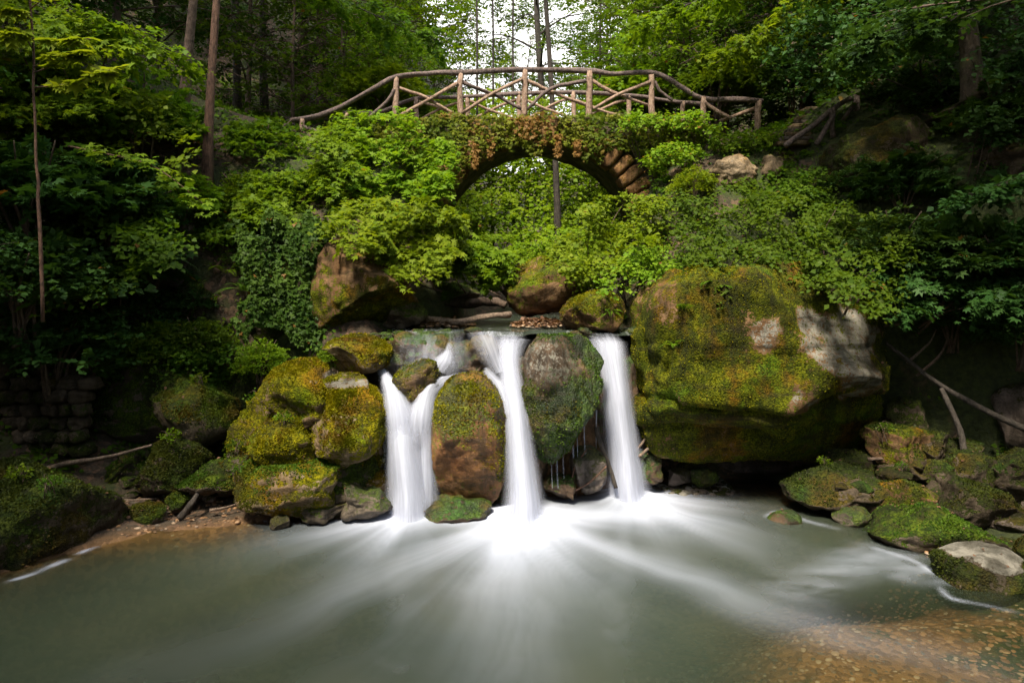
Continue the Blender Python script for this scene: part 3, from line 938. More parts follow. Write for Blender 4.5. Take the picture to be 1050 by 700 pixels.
for k in range(20):
    px = R_.uniform(60, 240)
    py = np.interp(px, [60, 240], [505, 505]) + R_.uniform(-18, 12)
    w = R_.uniform(6, 12)
    h = w * R_.uniform(.45, .7)
    rock('small stone lying at the edge of the brown sand beach', (px - w, py - h, px + w, py + h), 10.0 - (py - 510) * .016, None, 'rock_green' if k % 2 else 'rock_grey', .4, 0, 0, 2.8, 5, 1.2, 370 + k,
         group='small stones on the beach', name='stone', cat='stone')

for k, (lab, box, d, sd_) in enumerate((('brown mossy block beneath the thick dead root on the right bank', (968, 462, 1022, 500), 10.0, 21), ('dim mossy stone at the right edge below the long dead root', (1015, 462, 1075, 505), 9.8, 22),
        ('flat mossy stone right of the ochre topped flat stone', (940, 470, 985, 496), 10.1, 23), ('dark mossy stone between the thin flat stone and the dead roots', (930, 440, 975, 474), 10.5, 24),
        ('mossy stone behind the long flat boulder at the foot of the giant boulder', (850, 462, 900, 490), 10.7, 25), ('wet dark stone at the waterline between the pyramid boulder and the pale topped boulder', (985, 556, 1015, 580), 8.5, 26))):
    rock(lab, box, d, None, 'rock_shaded', .5, 0, 0, 3.2, 4, 1.0, 430 + sd_, tufts=300, tuftmat='moss_shaded', sink=.15)

TOPS = np.concatenate(TOPS)
# ------------------------------------------------------------------ water
def pool_mat():
    """Col.r foam, Col.g murk (from the depth of the bed below)"""
    m, nt = mat('pool_water')
    g = NT(nt)
    tc = g.n('ShaderNodeTexCoord')
    at_ = g.n('ShaderNodeAttribute', _attribute_name='Col')
    sep = g.n('ShaderNodeSeparateColor')
    g.l(at_.outputs['Color'], sep.inputs[0])
    n = g.noise(tc.outputs['Object'], 3.0, 3, 0.5)
    nb = g.noise(tc.outputs['Object'], 0.5, 3, 0.5)
    tr = g.n('ShaderNodeBsdfTransparent')
    tr.inputs['Color'].default_value = (0.80, 0.80, 0.66, 1)
    mk = g.n('ShaderNodeBsdfDiffuse')
    g.l(g.mix(g.rng(nb, .35, .65), (0.026, 0.037, 0.024), (0.040, 0.049, 0.031)), mk.inputs['Color'])
    a = g.n('ShaderNodeMixShader')
    g.l(sep.outputs[1], a.inputs[0])
    g.l(tr.outputs[0], a.inputs[1])
    g.l(mk.outputs[0], a.inputs[2])
    gl = g.n('ShaderNodeBsdfGlossy', Roughness=0.2)
    gl.inputs['Color'].default_value = (0.9, 0.9, 0.9, 1)
    bp = g.bump(n, 0.25, 0.05)
    g.l(bp, gl.inputs['Normal'])
    fr = g.n('ShaderNodeFresnel', IOR=1.33)
    b = g.n('ShaderNodeMixShader')
    g.l(fr.outputs[0], b.inputs[0])
    g.l(a.outputs[0], b.inputs[1])
    g.l(gl.outputs[0], b.inputs[2])
    fo = g.n('ShaderNodeBsdfDiffuse')
    fo.inputs['Color'].default_value = (0.58, 0.63, 0.78, 1)
    c = g.n('ShaderNodeMixShader')
    g.l(sep.outputs[0], c.inputs[0])
    g.l(b.outputs[0], c.inputs[1])
    g.l(fo.outputs[0], c.inputs[2])
    out = g.n('ShaderNodeOutputMaterial')
    g.l(c.outputs[0], out.inputs[0])
    return m


def plume(X, Y, p, ang, length, half, seed, core=0.5, streak=0.5, gain=1.0):
    """foam driven out over the pool from an impact at p"""
    dx, dy = X - p[0], Y - p[1]
    r = np.hypot(dx, dy)
    th = np.arctan2(dy, dx) - math.radians(ang)
    th = (th + np.pi) % (2 * np.pi) - np.pi
    th = th + 0.05 * fbm(np.stack([X * .9, Y * .9, 0 * X], -1), 3, seed + 60) * sstep(.2, 1.5, r)
    rr = np.log1p(r * 1.5)
    st = 0.45 * vnoise(np.stack([th * 5, rr * 0.9, 0 * th], -1), seed) + 0.28 * vnoise(np.stack([th * 17, rr * 1.2, 0 * th], -1), seed + 1) + 0.22 * vnoise(np.stack([th * 70, rr * 1.6, 0 * th], -1), seed + 2)
    L = length * (0.30 + 0.70 * np.exp(-(th / half) ** 2)) * (1 + 0.28 * vnoise(np.stack([th * 5, 0 * th, 0 * th], -1), seed + 4))
    q = r / L
    f = np.exp(-(q / 0.56) ** 1.45)
    f = f * (1 + streak * st * sstep(0.1, 0.55, q))
    return np.clip(f * gain, 0, 1.3)


def band(X, Y, pts, w, seed, amp=0.5, breakup=0.5):
    """a thin line of foam along a path"""
    P = smooth_path([tuple(p[:2]) + (0,) for p in pts], 40)[:, :2]
    d = np.full(X.shape, 9.0)
    s = np.zeros(X.shape)
    for i in range(len(P) - 1):
        ab = P[i + 1] - P[i]
        t = np.clip(((X - P[i][0]) * ab[0] + (Y - P[i][1]) * ab[1]) / (ab @ ab), 0, 1)
        dd = np.hypot(X - P[i][0] - t * ab[0], Y - P[i][1] - t * ab[1])
        k = dd < d
        d = np.where(k, dd, d)
        s = np.where(k, (i + t) / (len(P) - 1), s)
    nz = fbm(np.stack([X * 2.2, Y * 5, 0 * X], -1), 4, seed)
    fade = sstep(0, .15, s) * sstep(1, .8, s)
    return amp * fade * np.exp(-(d / w) ** 2) * np.clip(1 + 1.3 * breakup * nz, 0, 2)


def on_water(px, py):
    return at(px, py, CAM_Z * F_PX / (py - HOR))


def build_pool():
    xs = axis([(-12, -8, .4), (-8, 8, .04), (8, 12, .4)])
    ys = axis([(-6, 4, .5), (4, 12.4, .04)])
    X, Y = np.meshgrid(xs, ys)
    P1, P2, P3 = on_water(421, 524), on_water(538, 530), on_water(645, 507)
    foam = np.zeros(X.shape)

    def over(f, g_):
        return 1 - (1 - np.clip(f, 0, 1)) * (1 - np.clip(g_, 0, 1))
    foam = over(foam, plume(X, Y, P1, -118, 1.8, 1.2, 3, streak=.3, gain=.92))
    foam = over(foam, plume(X, Y, P2 + np.array([0, .1, 0]), -91, 2.45, 0.70, 5, streak=.35, gain=.90))
    foam = over(foam, plume(X, Y, P3, -66, 1.95, 1.2, 7, streak=.3, gain=.95))
    foam = over(foam, plume(X, Y, P3 + np.array([.1, 0, 0]), -20, 1.5, 0.5, 8, streak=.4, gain=.65))
    foam = over(foam, plume(X, Y, P2, -128, 3.2, 0.24, 9, streak=.5, gain=.42))
    foam = over(foam, plume(X, Y, P2, -48, 4.0, 0.20, 10, streak=.5, gain=.42))
    foam = over(foam, plume(X, Y, P2, -91, 5.0, 0.50, 12, streak=.6, gain=.20))
    foam = over(foam, 0.5 * np.exp(-((X - P2[0]) / 1.9) ** 4 - ((Y - P2[1] - .1) / .36) ** 2))
    W = on_water
    for pts, w, amp, sd_ in (
        ([W(0, 600), W(40, 585), W(75, 570), W(110, 553)], .05, .26, 1),
        ([W(784, 532), W(800, 525), W(830, 535), W(870, 545)], .06, .2, 5),
        ([W(790, 615), W(850, 588), W(905, 578), W(965, 605)], .3, .10, 6),
        ([W(860, 590), W(900, 565), W(940, 580), W(975, 604)], .26, .12, 7),
        ([W(960, 597), W(975, 612), W(1010, 620), W(1060, 632)], .035, .16, 8),
        ([W(890, 560), W(930, 572), W(964, 590)], .05, .22, 9),
        ([W(100, 556), W(140, 541), W(190, 540)], .05, .35, 12),
        ([W(230, 533), W(270, 534), W(300, 532)], .03, .5, 13)):
        foam = over(foam, band(X, Y, pts, w, sd_ + 40, amp, .7))
    Z = ground(X, Y)
    depth = np.maximum(0, -Z)
    murk = 1 - np.exp(-2.6 * np.maximum(depth - 0.03, 0))
    murk = np.clip(murk, 0, 0.98)
    hz = 0.010 * fbm(np.stack([X * 1.6, Y * 1.6, 0 * X], -1), 3, 4) * sstep(3, 5, Y)
    for p, a, w in ((P1, .10, .42), (P2, .13, .5), (P3, .10, .42)):
        hz = hz + a * np.exp(-((X - p[0]) ** 2 + (Y - p[1]) ** 2) / w ** 2)
    V = np.stack([X, Y, hz], -1).reshape(-1, 3)
    ny, nx = X.shape
    i = np.arange(ny - 1)[:, None] * nx + np.arange(nx - 1)[None]
    F = np.stack([i, i + 1, i + nx + 1, i + nx], -1).reshape(-1, 4)
    C = np.stack([foam, murk, 0 * foam], -1).reshape(-1, 3)
    o = mobj('pool_water', np_mesh('pool_water', V, [F], [pool_mat()], True, C))
    tag(o, 'grey green plunge pool with white foam fanning from the falls', None, None, 'structure')


build_pool()


def stream_mat():
    m, nt = mat('stream_water')
    g = NT(nt)
    tc = g.n('ShaderNodeTexCoord')
    at_ = g.n('ShaderNodeAttribute', _attribute_name='Col')
    sep = g.n('ShaderNodeSeparateColor')
    g.l(at_.outputs['Color'], sep.inputs[0])
    mp = g.n('ShaderNodeMapping')
    mp.inputs['Scale'].default_value = (6, 1.2, 1)
    g.l(tc.outputs['Object'], mp.inputs['Vector'])
    n = g.noise(mp.outputs[0], 1.5, 5, 0.6)
    f = g.math('MULTIPLY', g.rng(n, .52, .78), sep.outputs[0])
    c = g.mix(f, (0.035, 0.045, 0.035), (0.6, 0.62, 0.66))
    pb = g.n('ShaderNodeBsdfPrincipled', Roughness=0.16, IOR=1.33)
    g.l(c, pb.inputs['Base Color'])
    g.l(g.bump(n, 0.25, 0.05), pb.inputs['Normal'])
    out = g.n('ShaderNodeOutputMaterial')
    g.l(pb.outputs[0], out.inputs[0])
    return m


def build_stream():
    ys = np.concatenate([np.linspace(10.55, 13, 40), np.linspace(13.2, 30, 40)])
    t = np.linspace(-1, 1, 50)
    Y, T = np.meshgrid(ys - 10.55, t, indexing='ij')
    xc, hw = stream_c(Y + 10.9)
    X = xc + T * (hw + 0.35)
    lip = np.interp(X, [-3, -.55, -.3, .15, .3, 1.25, 1.4, 2.1, 2.3, 3], [11.7, 11.6, 10.95, 10.95, 11.45, 11.45, 11.2, 11.2, 11.6, 11.6])
    q_ = Y
    Y = lip + Y * (30 - lip) / 19.45
    Z = 2.57 + 0.012 * (Y - 11) - 0.05 * sstep(0.22, -0.0, q_) + 0.008 * fbm(np.stack([X * 4, Y * 1.5, 0 * X], -1), 3, 9)
    C = np.stack([0.75 * sstep(1.6, .5, q_), 0 * Y, 0 * Y], -1).reshape(-1, 3)
    V = np.stack([X, Y, Z], -1).reshape(-1, 3)
    ny, nx = X.shape
    i = np.arange(ny - 1)[:, None] * nx + np.arange(nx - 1)[None]
    F = np.stack([i, i + 1, i + nx + 1, i + nx], -1).reshape(-1, 4)
    o = mobj('stream_water', np_mesh('stream_water', V, [F], [stream_mat()], True, C))
    tag(o, 'dark shallow stream sliding to the lip of the falls', None, None, 'structure')


build_stream()


def fall_mat():
    """Col.r across (0..1), Col.g along (metres), Col.b density"""
    m, nt = mat('falling_water')
    g = NT(nt)
    at_ = g.n('ShaderNodeAttribute', _attribute_name='Col')
    sep = g.n('ShaderNodeSeparateColor')
    g.l(at_.outputs['Color'], sep.inputs[0])
    cx = g.n('ShaderNodeCombineXYZ')
    g.l(g.math('MULTIPLY', sep.outputs[0], 9.0), cx.inputs[0])
    g.l(g.math('MULTIPLY', sep.outputs[1], 0.9), cx.inputs[1])
    oi = g.n('ShaderNodeObjectInfo')
    g.l(g.math('MULTIPLY', oi.outputs['Random'], 20.0), cx.inputs[2])
    n1 = g.noise(cx.outputs[0], 1.0, 5, 0.6)
    cx2 = g.n('ShaderNodeCombineXYZ')
    g.l(g.math('MULTIPLY', sep.outputs[0], 40.0), cx2.inputs[0])
    g.l(g.math('MULTIPLY', sep.outputs[1], 1.1), cx2.inputs[1])
    n2 = g.noise(cx2.outputs[0], 1.0, 3, 0.5)
    st = g.math('ADD', g.math('MULTIPLY', g.rng(n1, .3, .7, -1, 1, False), 0.30), g.math('MULTIPLY', g.rng(n2, .3, .7, -1, 1, False), 0.03))
    # soft edges
    e = g.math('ABSOLUTE', g.math('SUBTRACT', g.math('MULTIPLY', sep.outputs[0], 2.0), 1.0))
    edge = g.rng(e, 1.0, 0.1)
    al = g.math('MULTIPLY', edge, g.math('ADD', sep.outputs[2], g.math('MULTIPLY', st, 0.55)), True)
    di = g.n('ShaderNodeBsdfDiffuse')
    g.l(g.mix(g.rng(st, -.5, .5), (0.46, 0.49, 0.60), (0.64, 0.68, 0.82)), di.inputs['Color'])
    tl = g.n('ShaderNodeBsdfTranslucent')
    tl.inputs['Color'].default_value = (0.8, 0.82, 0.86, 1)
    a = g.n('ShaderNodeMixShader', Fac=0.3)
    g.l(di.outputs[0], a.inputs[1])
    g.l(tl.outputs[0], a.inputs[2])
    tr = g.n('ShaderNodeBsdfTransparent')
    b = g.n('ShaderNodeMixShader')
    g.l(al, b.inputs[0])
    g.l(tr.outputs[0], b.inputs[1])
    g.l(a.outputs[0], b.inputs[2])
    out = g.n('ShaderNodeOutputMaterial')
    g.l(b.outputs[0], out.inputs[0])
    return m


M['fall'] = fall_mat()


def sheet(mb, path, widths, dens, layers=3, bulge=0.35, nu=17, nv=44, seed=0):
    """falling water: a bulging body of a few thin sheets along a 3-D path; (px, py, d), widths in px"""
    P = smooth_path([at(*p) for p in path], nv)
    m = len(path)
    tt = np.linspace(0, m - 1, nv)
    dd = np.interp(tt, range(m), [p[2] for p in path])
    W = np.interp(tt, range(m), widths) / F_PX * dd
    B = np.interp(tt, range(m), dens)
    T = nrm(np.gradient(P, axis=0))
    S = nrm(np.stack([np.ones(nv), np.zeros(nv), 0.0 * T[:, 2]], -1) - T * T[:, :1] * 0.7)
    Nn = nrm(np.cross(S, T))
    Nn = np.where(((Nn * np.array([0, -1, .5])).sum(-1, keepdims=True)) < 0, -Nn, Nn)
    al = np.concatenate([[0], np.cumsum(np.linalg.norm(np.diff(P, axis=0), axis=1))])
    u = np.linspace(0, 1, nu)
    for k in range(layers):
        sc = 1.0 - 0.16 * k
        off = 0.05 * (layers - 1 - k) - 0.02
        c = (1 - (2 * u - 1) ** 2)
        V = (P[:, None] + ((u - .5)[None] * W[:, None] * sc)[..., None] * S[:, None]
             + ((bulge * (0.15 + 0.85 * sstep(0.05, 0.5, al / al[-1]))[:, None] * W[:, None] * c[None] * (0.6 + .2 * k)) - off)[..., None] * Nn[:, None])
        V[..., 0] += 0.012 * vnoise(np.stack([np.full((nv, nu), k * 3.3 + seed), al[:, None] * 1.5 + 0 * u[None], u[None] * 2 + 0 * al[:, None]], -1), seed)
        i = np.arange(nv - 1)[:, None] * nu + np.arange(nu - 1)[None]
        F = np.stack([i, i + 1, i + nu + 1, i + nu], -1).reshape(-1, 4)
        C = np.stack([np.broadcast_to(u[None], (nv, nu)), np.broadcast_to(al[:, None] + k * 7.1 + seed, (nv, nu)), np.broadcast_to(B[:, None] - .10 * k, (nv, nu))], -1)
        mb.add(V.reshape(-1, 3), F, C.reshape(-1, 3))


t = thing('waterfall', 'left waterfall, forked white water pouring round a small mossy rock', 'waterfall', at(421, 527, 9.96), 0, 'three waterfalls over the rock step')
mb = MB()
sheet(mb, [(406, 392, 10.3), (409, 408, 10.17), (412, 430, 10.07), (416, 465, 10.0), (420, 500, 9.97), (421, 530, 9.93)], [16, 34, 50, 56, 62, 72], [.0, .25, .85, 1.05, 1.0, .8], 3, seed=1)
sheet(mb, [(434, 418, 10.15), (436, 440, 10.05), (437, 480, 10.0), (438, 528, 9.95)], [20, 26, 26, 30], [.0, .8, .75, .55], 2, seed=2)
o = mb.build('main_curtain', M['fall'], None)
mb = MB()
sheet(mb, [(380, 378, 10.75), (390, 379, 10.6), (397, 390, 10.35), (404, 404, 10.18), (410, 428, 10.03), (414, 462, 9.97)], [11, 14, 18, 30, 46, 50], [.4, .65, .85, .95, .7, .0], 2, seed=3)
o2 = mb.build('side_chute', M['fall'], None)
mb = MB()
sheet(mb, [(480, 383, 10.6), (466, 387, 10.5), (448, 393, 10.35), (437, 405, 10.2), (432, 428, 10.03), (430, 462, 9.97)], [11, 16, 22, 28, 40, 44], [.45, .7, .9, .95, .7, .0], 2, seed=4)
sheet(mb, [(446, 340, 11.5), (446, 347, 11.0), (445, 358, 10.72), (443, 372, 10.5), (440, 388, 10.42)], [96, 100, 104, 100, 84], [.22, .05, .12, .18, .1], 1, seed=5, bulge=.05)
sheet(mb, [(461, 352, 10.75), (459, 361, 10.6), (455, 370, 10.48), (448, 380, 10.4)], [8, 14, 28, 30], [.3, .6, .62, .35], 2, seed=8, bulge=.08)
o3 = mb.build('upper_cascade', M['fall'], None)


def adopt(o, t):
    """move a mesh built in world space under its thing"""
    o.parent = t
    o.location = [-a for a in t.location]


for q in (o, o2, o3):
    adopt(q, t)
t = thing('waterfall', 'middle waterfall, tallest narrow white ribbon between the two largest wet boulders', 'waterfall', at(538, 535, 9.65), 0, 'three waterfalls over the rock step')
mb = MB()
sheet(mb, [(524, 343, 11.0), (522, 352, 10.75), (521, 372, 10.45), (525, 400, 10.2), (530, 430, 9.98), (534, 470, 9.82), (537, 505, 9.72), (538, 536, 9.65)],
      [44, 38, 32, 32, 34, 40, 48, 62], [.3, .5, .8, .95, 1.05, 1.05, 1.0, .8], 3, seed=11)
adopt(mb.build('main_curtain', M['fall'], None), t)
mb = MB()
sheet(mb, [(498, 378, 10.65), (504, 386, 10.5), (514, 400, 10.3), (524, 425, 10.05)], [8, 14, 18, 20], [.5, .7, .75, .7], 2, seed=12)
sheet(mb, [(498, 342, 11.0), (500, 352, 10.7), (506, 366, 10.5), (514, 384, 10.36)], [44, 40, 36, 26], [.3, .4, .45, .4], 1, seed=13)
adopt(mb.build('side_chute', M['fall'], None), t)
t = thing('waterfall', 'right waterfall, smooth straight white column next to the giant lichen boulder', 'waterfall', at(645, 510, 10.75), 0, 'three waterfalls over the rock step')
mb = MB()
sheet(mb, [(618, 342, 11.45), (621, 347, 11.2), (626, 362, 10.98), (631, 395, 10.88), (635, 430, 10.82), (640, 470, 10.78), (644, 515, 10.74)],
      [52, 50, 44, 40, 42, 48, 62], [.3, .42, .75, 1.0, 1.05, 1.0, .8], 3, seed=21)
adopt(mb.build('main_curtain', M['fall'], None), t)
mb = MB()
for px, py0, py1, d in ((571, 432, 500, 10.35), (577, 440, 490, 10.4), (587, 425, 470, 10.45), (592, 430, 478, 10.5), (599, 415, 465, 10.55), (565, 445, 500, 10.3), (611, 420, 480, 10.7)):
    sheet(mb, [(px, py0, d), (px, (py0 + py1) / 2, d), (px + 1, py1, d)], [2.2, 1.6, 2.0], [.55, .5, .3], 1, nu=5, nv=8, seed=int(px))
o = mb.build('water_trickle', M['fall'])
tag(o, 'thin threads of dripping water off the underside of the large wet boulder', 'trickle')

# ------------------------------------------------------------------ pebbles, litter
def scatter_pebbles(name, label, pts, smin, smax, m, seed):
    R = np.random.default_rng(seed)
    U, F = ico(2)
    n = len(pts)
    s = R.uniform(smin, smax, n) * R.uniform(.6, 1, n)
    a = R.uniform(0, 2 * np.pi, n)
    e = np.stack([R.uniform(.8, 1.3, n), R.uniform(.6, 1, n), R.uniform(.3, .55, n)], -1)
    sh = U[None] * (1 + 0.16 * vnoise(U[None] * 1.4 + np.arange(n)[:, None, None] * 3.7, 5))[..., None] * e[:, None] * s[:, None, None]
    ca, sa = np.cos(a)[:, None], np.sin(a)[:, None]
    V = np.stack([sh[..., 0] * ca - sh[..., 1] * sa, sh[..., 0] * sa + sh[..., 1] * ca, sh[..., 2]], -1) + pts[:, None]
    FF = (np.arange(n)[:, None, None] * len(U) + F[None]).reshape(-1, 3)
    C = np.repeat(np.stack([R.uniform(0, 1, n), R.uniform(0, 1, n), 0 * s], -1), len(U), 0)
    o = mobj(name, np_mesh(name, V.reshape(-1, 3), [FF], [m], True, C))
    tag(o, label, None, None, 'stuff')


def pebble_mat():
    m, nt = mat('pebble')
    g = NT(nt)
    at_ = g.n('ShaderNodeAttribute', _attribute_name='Col')
    sep = g.n('ShaderNodeSeparateColor')
    g.l(at_.outputs['Color'], sep.inputs[0])
    c = g.mix(sep.outputs[0], (0.10, 0.048, 0.018), (0.30, 0.165, 0.075))
    c = g.mix(g.rng(sep.outputs[1], .75, .95), c, (0.34, 0.25, 0.17))
    c = g.mix(g.rng(sep.outputs[1], .25, .05), c, (0.10, 0.08, 0.06))
    pb = g.n('ShaderNodeBsdfPrincipled', Roughness=0.6)
    g.l(c, pb.inputs['Base Color'])
    out = g.n('ShaderNodeOutputMaterial')
    g.l(pb.outputs[0], out.inputs[0])
    return m


M['pebble'] = pebble_mat()
n = 9000
x = rng.uniform(0.0, 6.6, n)
y = rng.uniform(4.2, 8.6, n)
k = (pool_sd(x, y) < 0.25) & (rng.uniform(0, 1, n) < sstep(.5, 1.8, x + (6.5 - y) * .3))
x, y = x[k], y[k]
scatter_pebbles('gravel_bed', 'orange brown gravel seen through the shallow water at lower right', np.stack([x, y, ground(x, y) - 0.005], -1), .014, .044, M['pebble'], 5)
n = 900
x = rng.uniform(-5.6, -1.8, n)
y = rng.uniform(9.0, 11.2, n)
sd = pool_sd(x, y)
k = (sd > -0.35) & (sd < 1.2)
x, y = x[k], y[k]
scatter_pebbles('gravel', 'small stones strewn over the brown sand beach on the left', np.stack([x, y, ground(x, y)], -1), .012, .05, M['pebble'], 6)
n = 260
x = rng.uniform(2.0, 3.6, n)
y = rng.uniform(10.9, 12.1, n)
scatter_pebbles('rubble', 'wet dark stones and debris under the overhang right of the right waterfall', np.stack([x, y, np.maximum(ground(x, y), -.02) + 0.02], -1), .03, .12, M['rock_grey'], 7)


def scatter_litter(name, label, x, y, z, seed, size=.06):
    R = np.random.default_rng(seed)
    n = len(x)
    P = np.stack([x, y, z], -1)
    D = nrm(R.normal(0, 1, (n, 3)) * np.array([1, 1, .25]))
    N = np.array([0, 0, 1.0]) + R.normal(0, .4, (n, 3))
    V, F, C = leaf_geo(P, D, N, size * R.uniform(.5, 1.2, n), T_WIDE, R.uniform(0, 1, n), R.uniform(0, .3, n))
    o = mobj(name, np_mesh(name, V, [F], [M['litter']], True, C))
    tag(o, label, None, None, 'stuff')


n = 5200
x = rng.uniform(-12, 12, n)
y = rng.uniform(9.2, 20, n)
sd = pool_sd(x, y)
xc, hw = stream_c(y)
k = (sd > 0.1) & (np.abs(x - xc) > hw)
scatter_litter('leaf_litter', 'dry brown leaves lying over the forest floor and banks', x[k], y[k], ground(x[k], y[k]) + 0.02, 8)

scatter_litter('leaf_litter', 'fallen brown leaves and bits lying on the mossy boulders', TOPS[:, 0], TOPS[:, 1], TOPS[:, 2] + .012, 18, .05)
# ------------------------------------------------------------------ footbridge
AX, AZ, AR = 0.6, 4.28, 2.27
BY0, BY1 = 15.05, 17.0


def deck(x):
    return 7.02 - 0.022 * (x - 0.4) ** 2


bridge = thing('stone_footbridge', 'rustic stone arch footbridge with a log railing, overgrown with ivy, above the stream', 'bridge', (AX, BY0, AZ))
mb = MB()
xs = np.concatenate([np.linspace(-4.6, AX - AR, 12), AX - AR * np.cos(np.linspace(0.001, np.pi - .001, 41)), np.linspace(AX + AR, 5.6, 12)])
inside = np.abs(xs - AX) < AR
lo = np.where(inside, AZ + np.sqrt(np.maximum(AR ** 2 - (xs - AX) ** 2, 0)), 2.2)
hi = deck(xs)
nz_ = 10
for y, sg in ((BY0, -1), (BY1, 1)):
    t_ = np.linspace(0, 1, nz_)
    Z = lo[:, None] * (1 - t_) + hi[:, None] * t_
    X = np.repeat(xs[:, None], nz_, 1)
    Y = y + sg * 0.05 * fbm(p3(X * 2, Z * 2, y), 3, 3)
    V = np.stack([X, Y, Z], -1).reshape(-1, 3)
    i = np.arange(len(xs) - 1)[:, None] * nz_ + np.arange(nz_ - 1)[None]
    mb.add(V, np.stack([i, i + nz_, i + nz_ + 1, i + 1], -1).reshape(-1, 4), (0.35, .1, 0))
# deck and barrel vault
yy = np.linspace(BY0 + .01, BY1 - .01, 12)
for prof in ('deck', 'vault'):
    if prof == 'deck':
        q = np.stack([xs, hi + .003], -1)
    else:
        th = np.linspace(np.pi, 0, 46)
        q = np.concatenate([[(AX - AR, 2.2)], np.stack([AX + AR * np.cos(th), AZ + AR * np.sin(th)], -1), [(AX + AR, 2.2)]])
    X = np.repeat(q[:, :1], len(yy), 1)
    Z = np.repeat(q[:, 1:], len(yy), 1) + 0.04 * fbm(p3(X * 3, yy[None] * 3 + 0 * X, 1), 3, 6)
    V = np.stack([X, np.repeat(yy[None], len(q), 0), Z], -1).reshape(-1, 3)
    i = np.arange(len(q) - 1)[:, None] * len(yy) + np.arange(len(yy) - 1)[None]
    mb.add(V, np.stack([i, i + 1, i + len(yy) + 1, i + len(yy)], -1).reshape(-1, 4), (0.3, .0, 0))
o = mb.build('masonry_body', M['rock_green'])
adopt(o, bridge)
mb = MB()
U, F = ico(3)
R = np.random.default_rng(4)
nv = 27
for k in range(nv):
    th = np.pi * (k + .5) / nv
    P = U / ((np.abs(U) ** 5).sum(-1, keepdims=True) ** .2)
    P = P + 0.13 * fbm(P * 1.5 + k * 5.1, 3, k)[:, None] * P
    P = P * np.array([0.27 + R.uniform(0, .06), 0.24, 0.139 * R.uniform(.88, 1.0)])
    r_ = np.array([math.cos(th), 0, math.sin(th)])
    t_ = np.array([-math.sin(th), 0, math.cos(th)])
    c = np.array([AX, BY0 + .12 + R.uniform(-.05, .03), AZ]) + r_ * (AR + .24)
    mb.add(c + P[:, :1] * r_ + P[:, 1:2] * np.array([0, 1, 0]) + P[:, 2:] * t_, F, (0.34, .0, 0))
adopt(mb.build('arch_ring', M['rock_orange']), bridge)


def branchy(name, pts, r0, r1, m, parent, d=None, n=16, rough=.3, seed=0, sides=8):
    P = [at(p[0], p[1], p[2] if len(p) > 2 else d) for p in pts]
    mb = MB()
    P = smooth_path(P, n)
    P = P + 0.35 * r0 * fbm(P * 5 + seed, 2, seed)[:, None]
    add_tube(mb, P, np.linspace(r0, r1, n), sides, seed, rough)
    o = mb.build(name, M[m])
    if parent is not None:
        adopt(o, parent)
    return o


FD, BD = 15.1, 16.9
branchy('top_rail', [(297, 124), (322, 120), (351, 109), (383, 91), (406, 79), (440, 76), (470, 74.5), (538, 71.7), (605, 73), (631, 76), (668, 74.5), (692, 85), (717, 100), (750, 102), (782, 103.7)],
        .055, .055, 'wood_rail', bridge, FD, 46, .35, 3)
posts = [(310, 122, 145), (406, 78, 122), (472, 76, 124), (538, 72, 124), (604, 73, 124), (668, 76, 124), (721, 99, 132), (777, 103, 142)]
for k, (px, a, b) in enumerate(posts):
    branchy('post', [(px + .5, a, FD), (px, (a + b) / 2, FD), (px + (k % 3 - 1), b, FD)], .062, .068, 'wood_post', bridge, None, 7, .2, k)
br = [[(404, 92), (396, 105), (377, 122)], [(475, 90), (450, 108), (408, 116)], [(408, 90), (436, 100), (468, 118)],
      [(470, 85), (445, 99), (410, 119)], [(474, 84), (506, 97), (536, 112)], [(536, 81), (505, 96), (474, 116)],
      [(540, 82), (563, 93), (602, 108)], [(602, 83), (565, 91), (541, 112)], [(606, 82), (628, 95), (665, 108)],
      [(667, 84), (634, 97), (608, 112)], [(671, 84), (678, 95), (690, 103)], [(722, 105), (735, 113), (750, 122)], [(775, 111), (755, 118), (738, 124)],
      [(312, 130), (325, 135), (341, 139)], [(324, 149), (333, 141), (340, 137)], [(341, 138), (348, 128), (357, 116)]]
for k, b in enumerate(br[0:1] + br[2:]):
    branchy('brace', b, .042, .036, 'wood_post' if k % 3 else 'wood_rail', bridge, FD + .05 * (1 if k % 2 else -1), 9, .3, k + 20, 7)
branchy('back_rail', [(352, 116), (390, 115), (426, 101), (480, 99), (532, 96), (588, 95), (645, 98), (690, 104), (730, 108)], .05, .05, 'wood_rail', bridge, BD, 30, .35, 6)
for k, (px, a) in enumerate(((356, 116), (427, 101), (479, 99), (532, 96), (588, 95), (645, 98), (700, 105))):
    branchy('post', [(px, a - 1, BD), (px, 128, BD)], .058, .062, 'wood_post', bridge, None, 6, .2, k + 50)
for k, b in enumerate(([(430, 104), (452, 111), (476, 122)], [(476, 103), (455, 110), (432, 122)], [(482, 103), (500, 112), (528, 122)], [(530, 102), (510, 110), (484, 122)],
                       [(535, 101), (560, 112), (585, 120)], [(586, 101), (570, 106), (540, 122)], [(590, 103), (612, 112), (640, 120)], [(642, 103), (630, 106), (600, 120)])):
    branchy('brace', b, .036, .032, 'wood_post', bridge, BD + .04 * (1 if k % 2 else -1), 9, .3, k + 70, 6)

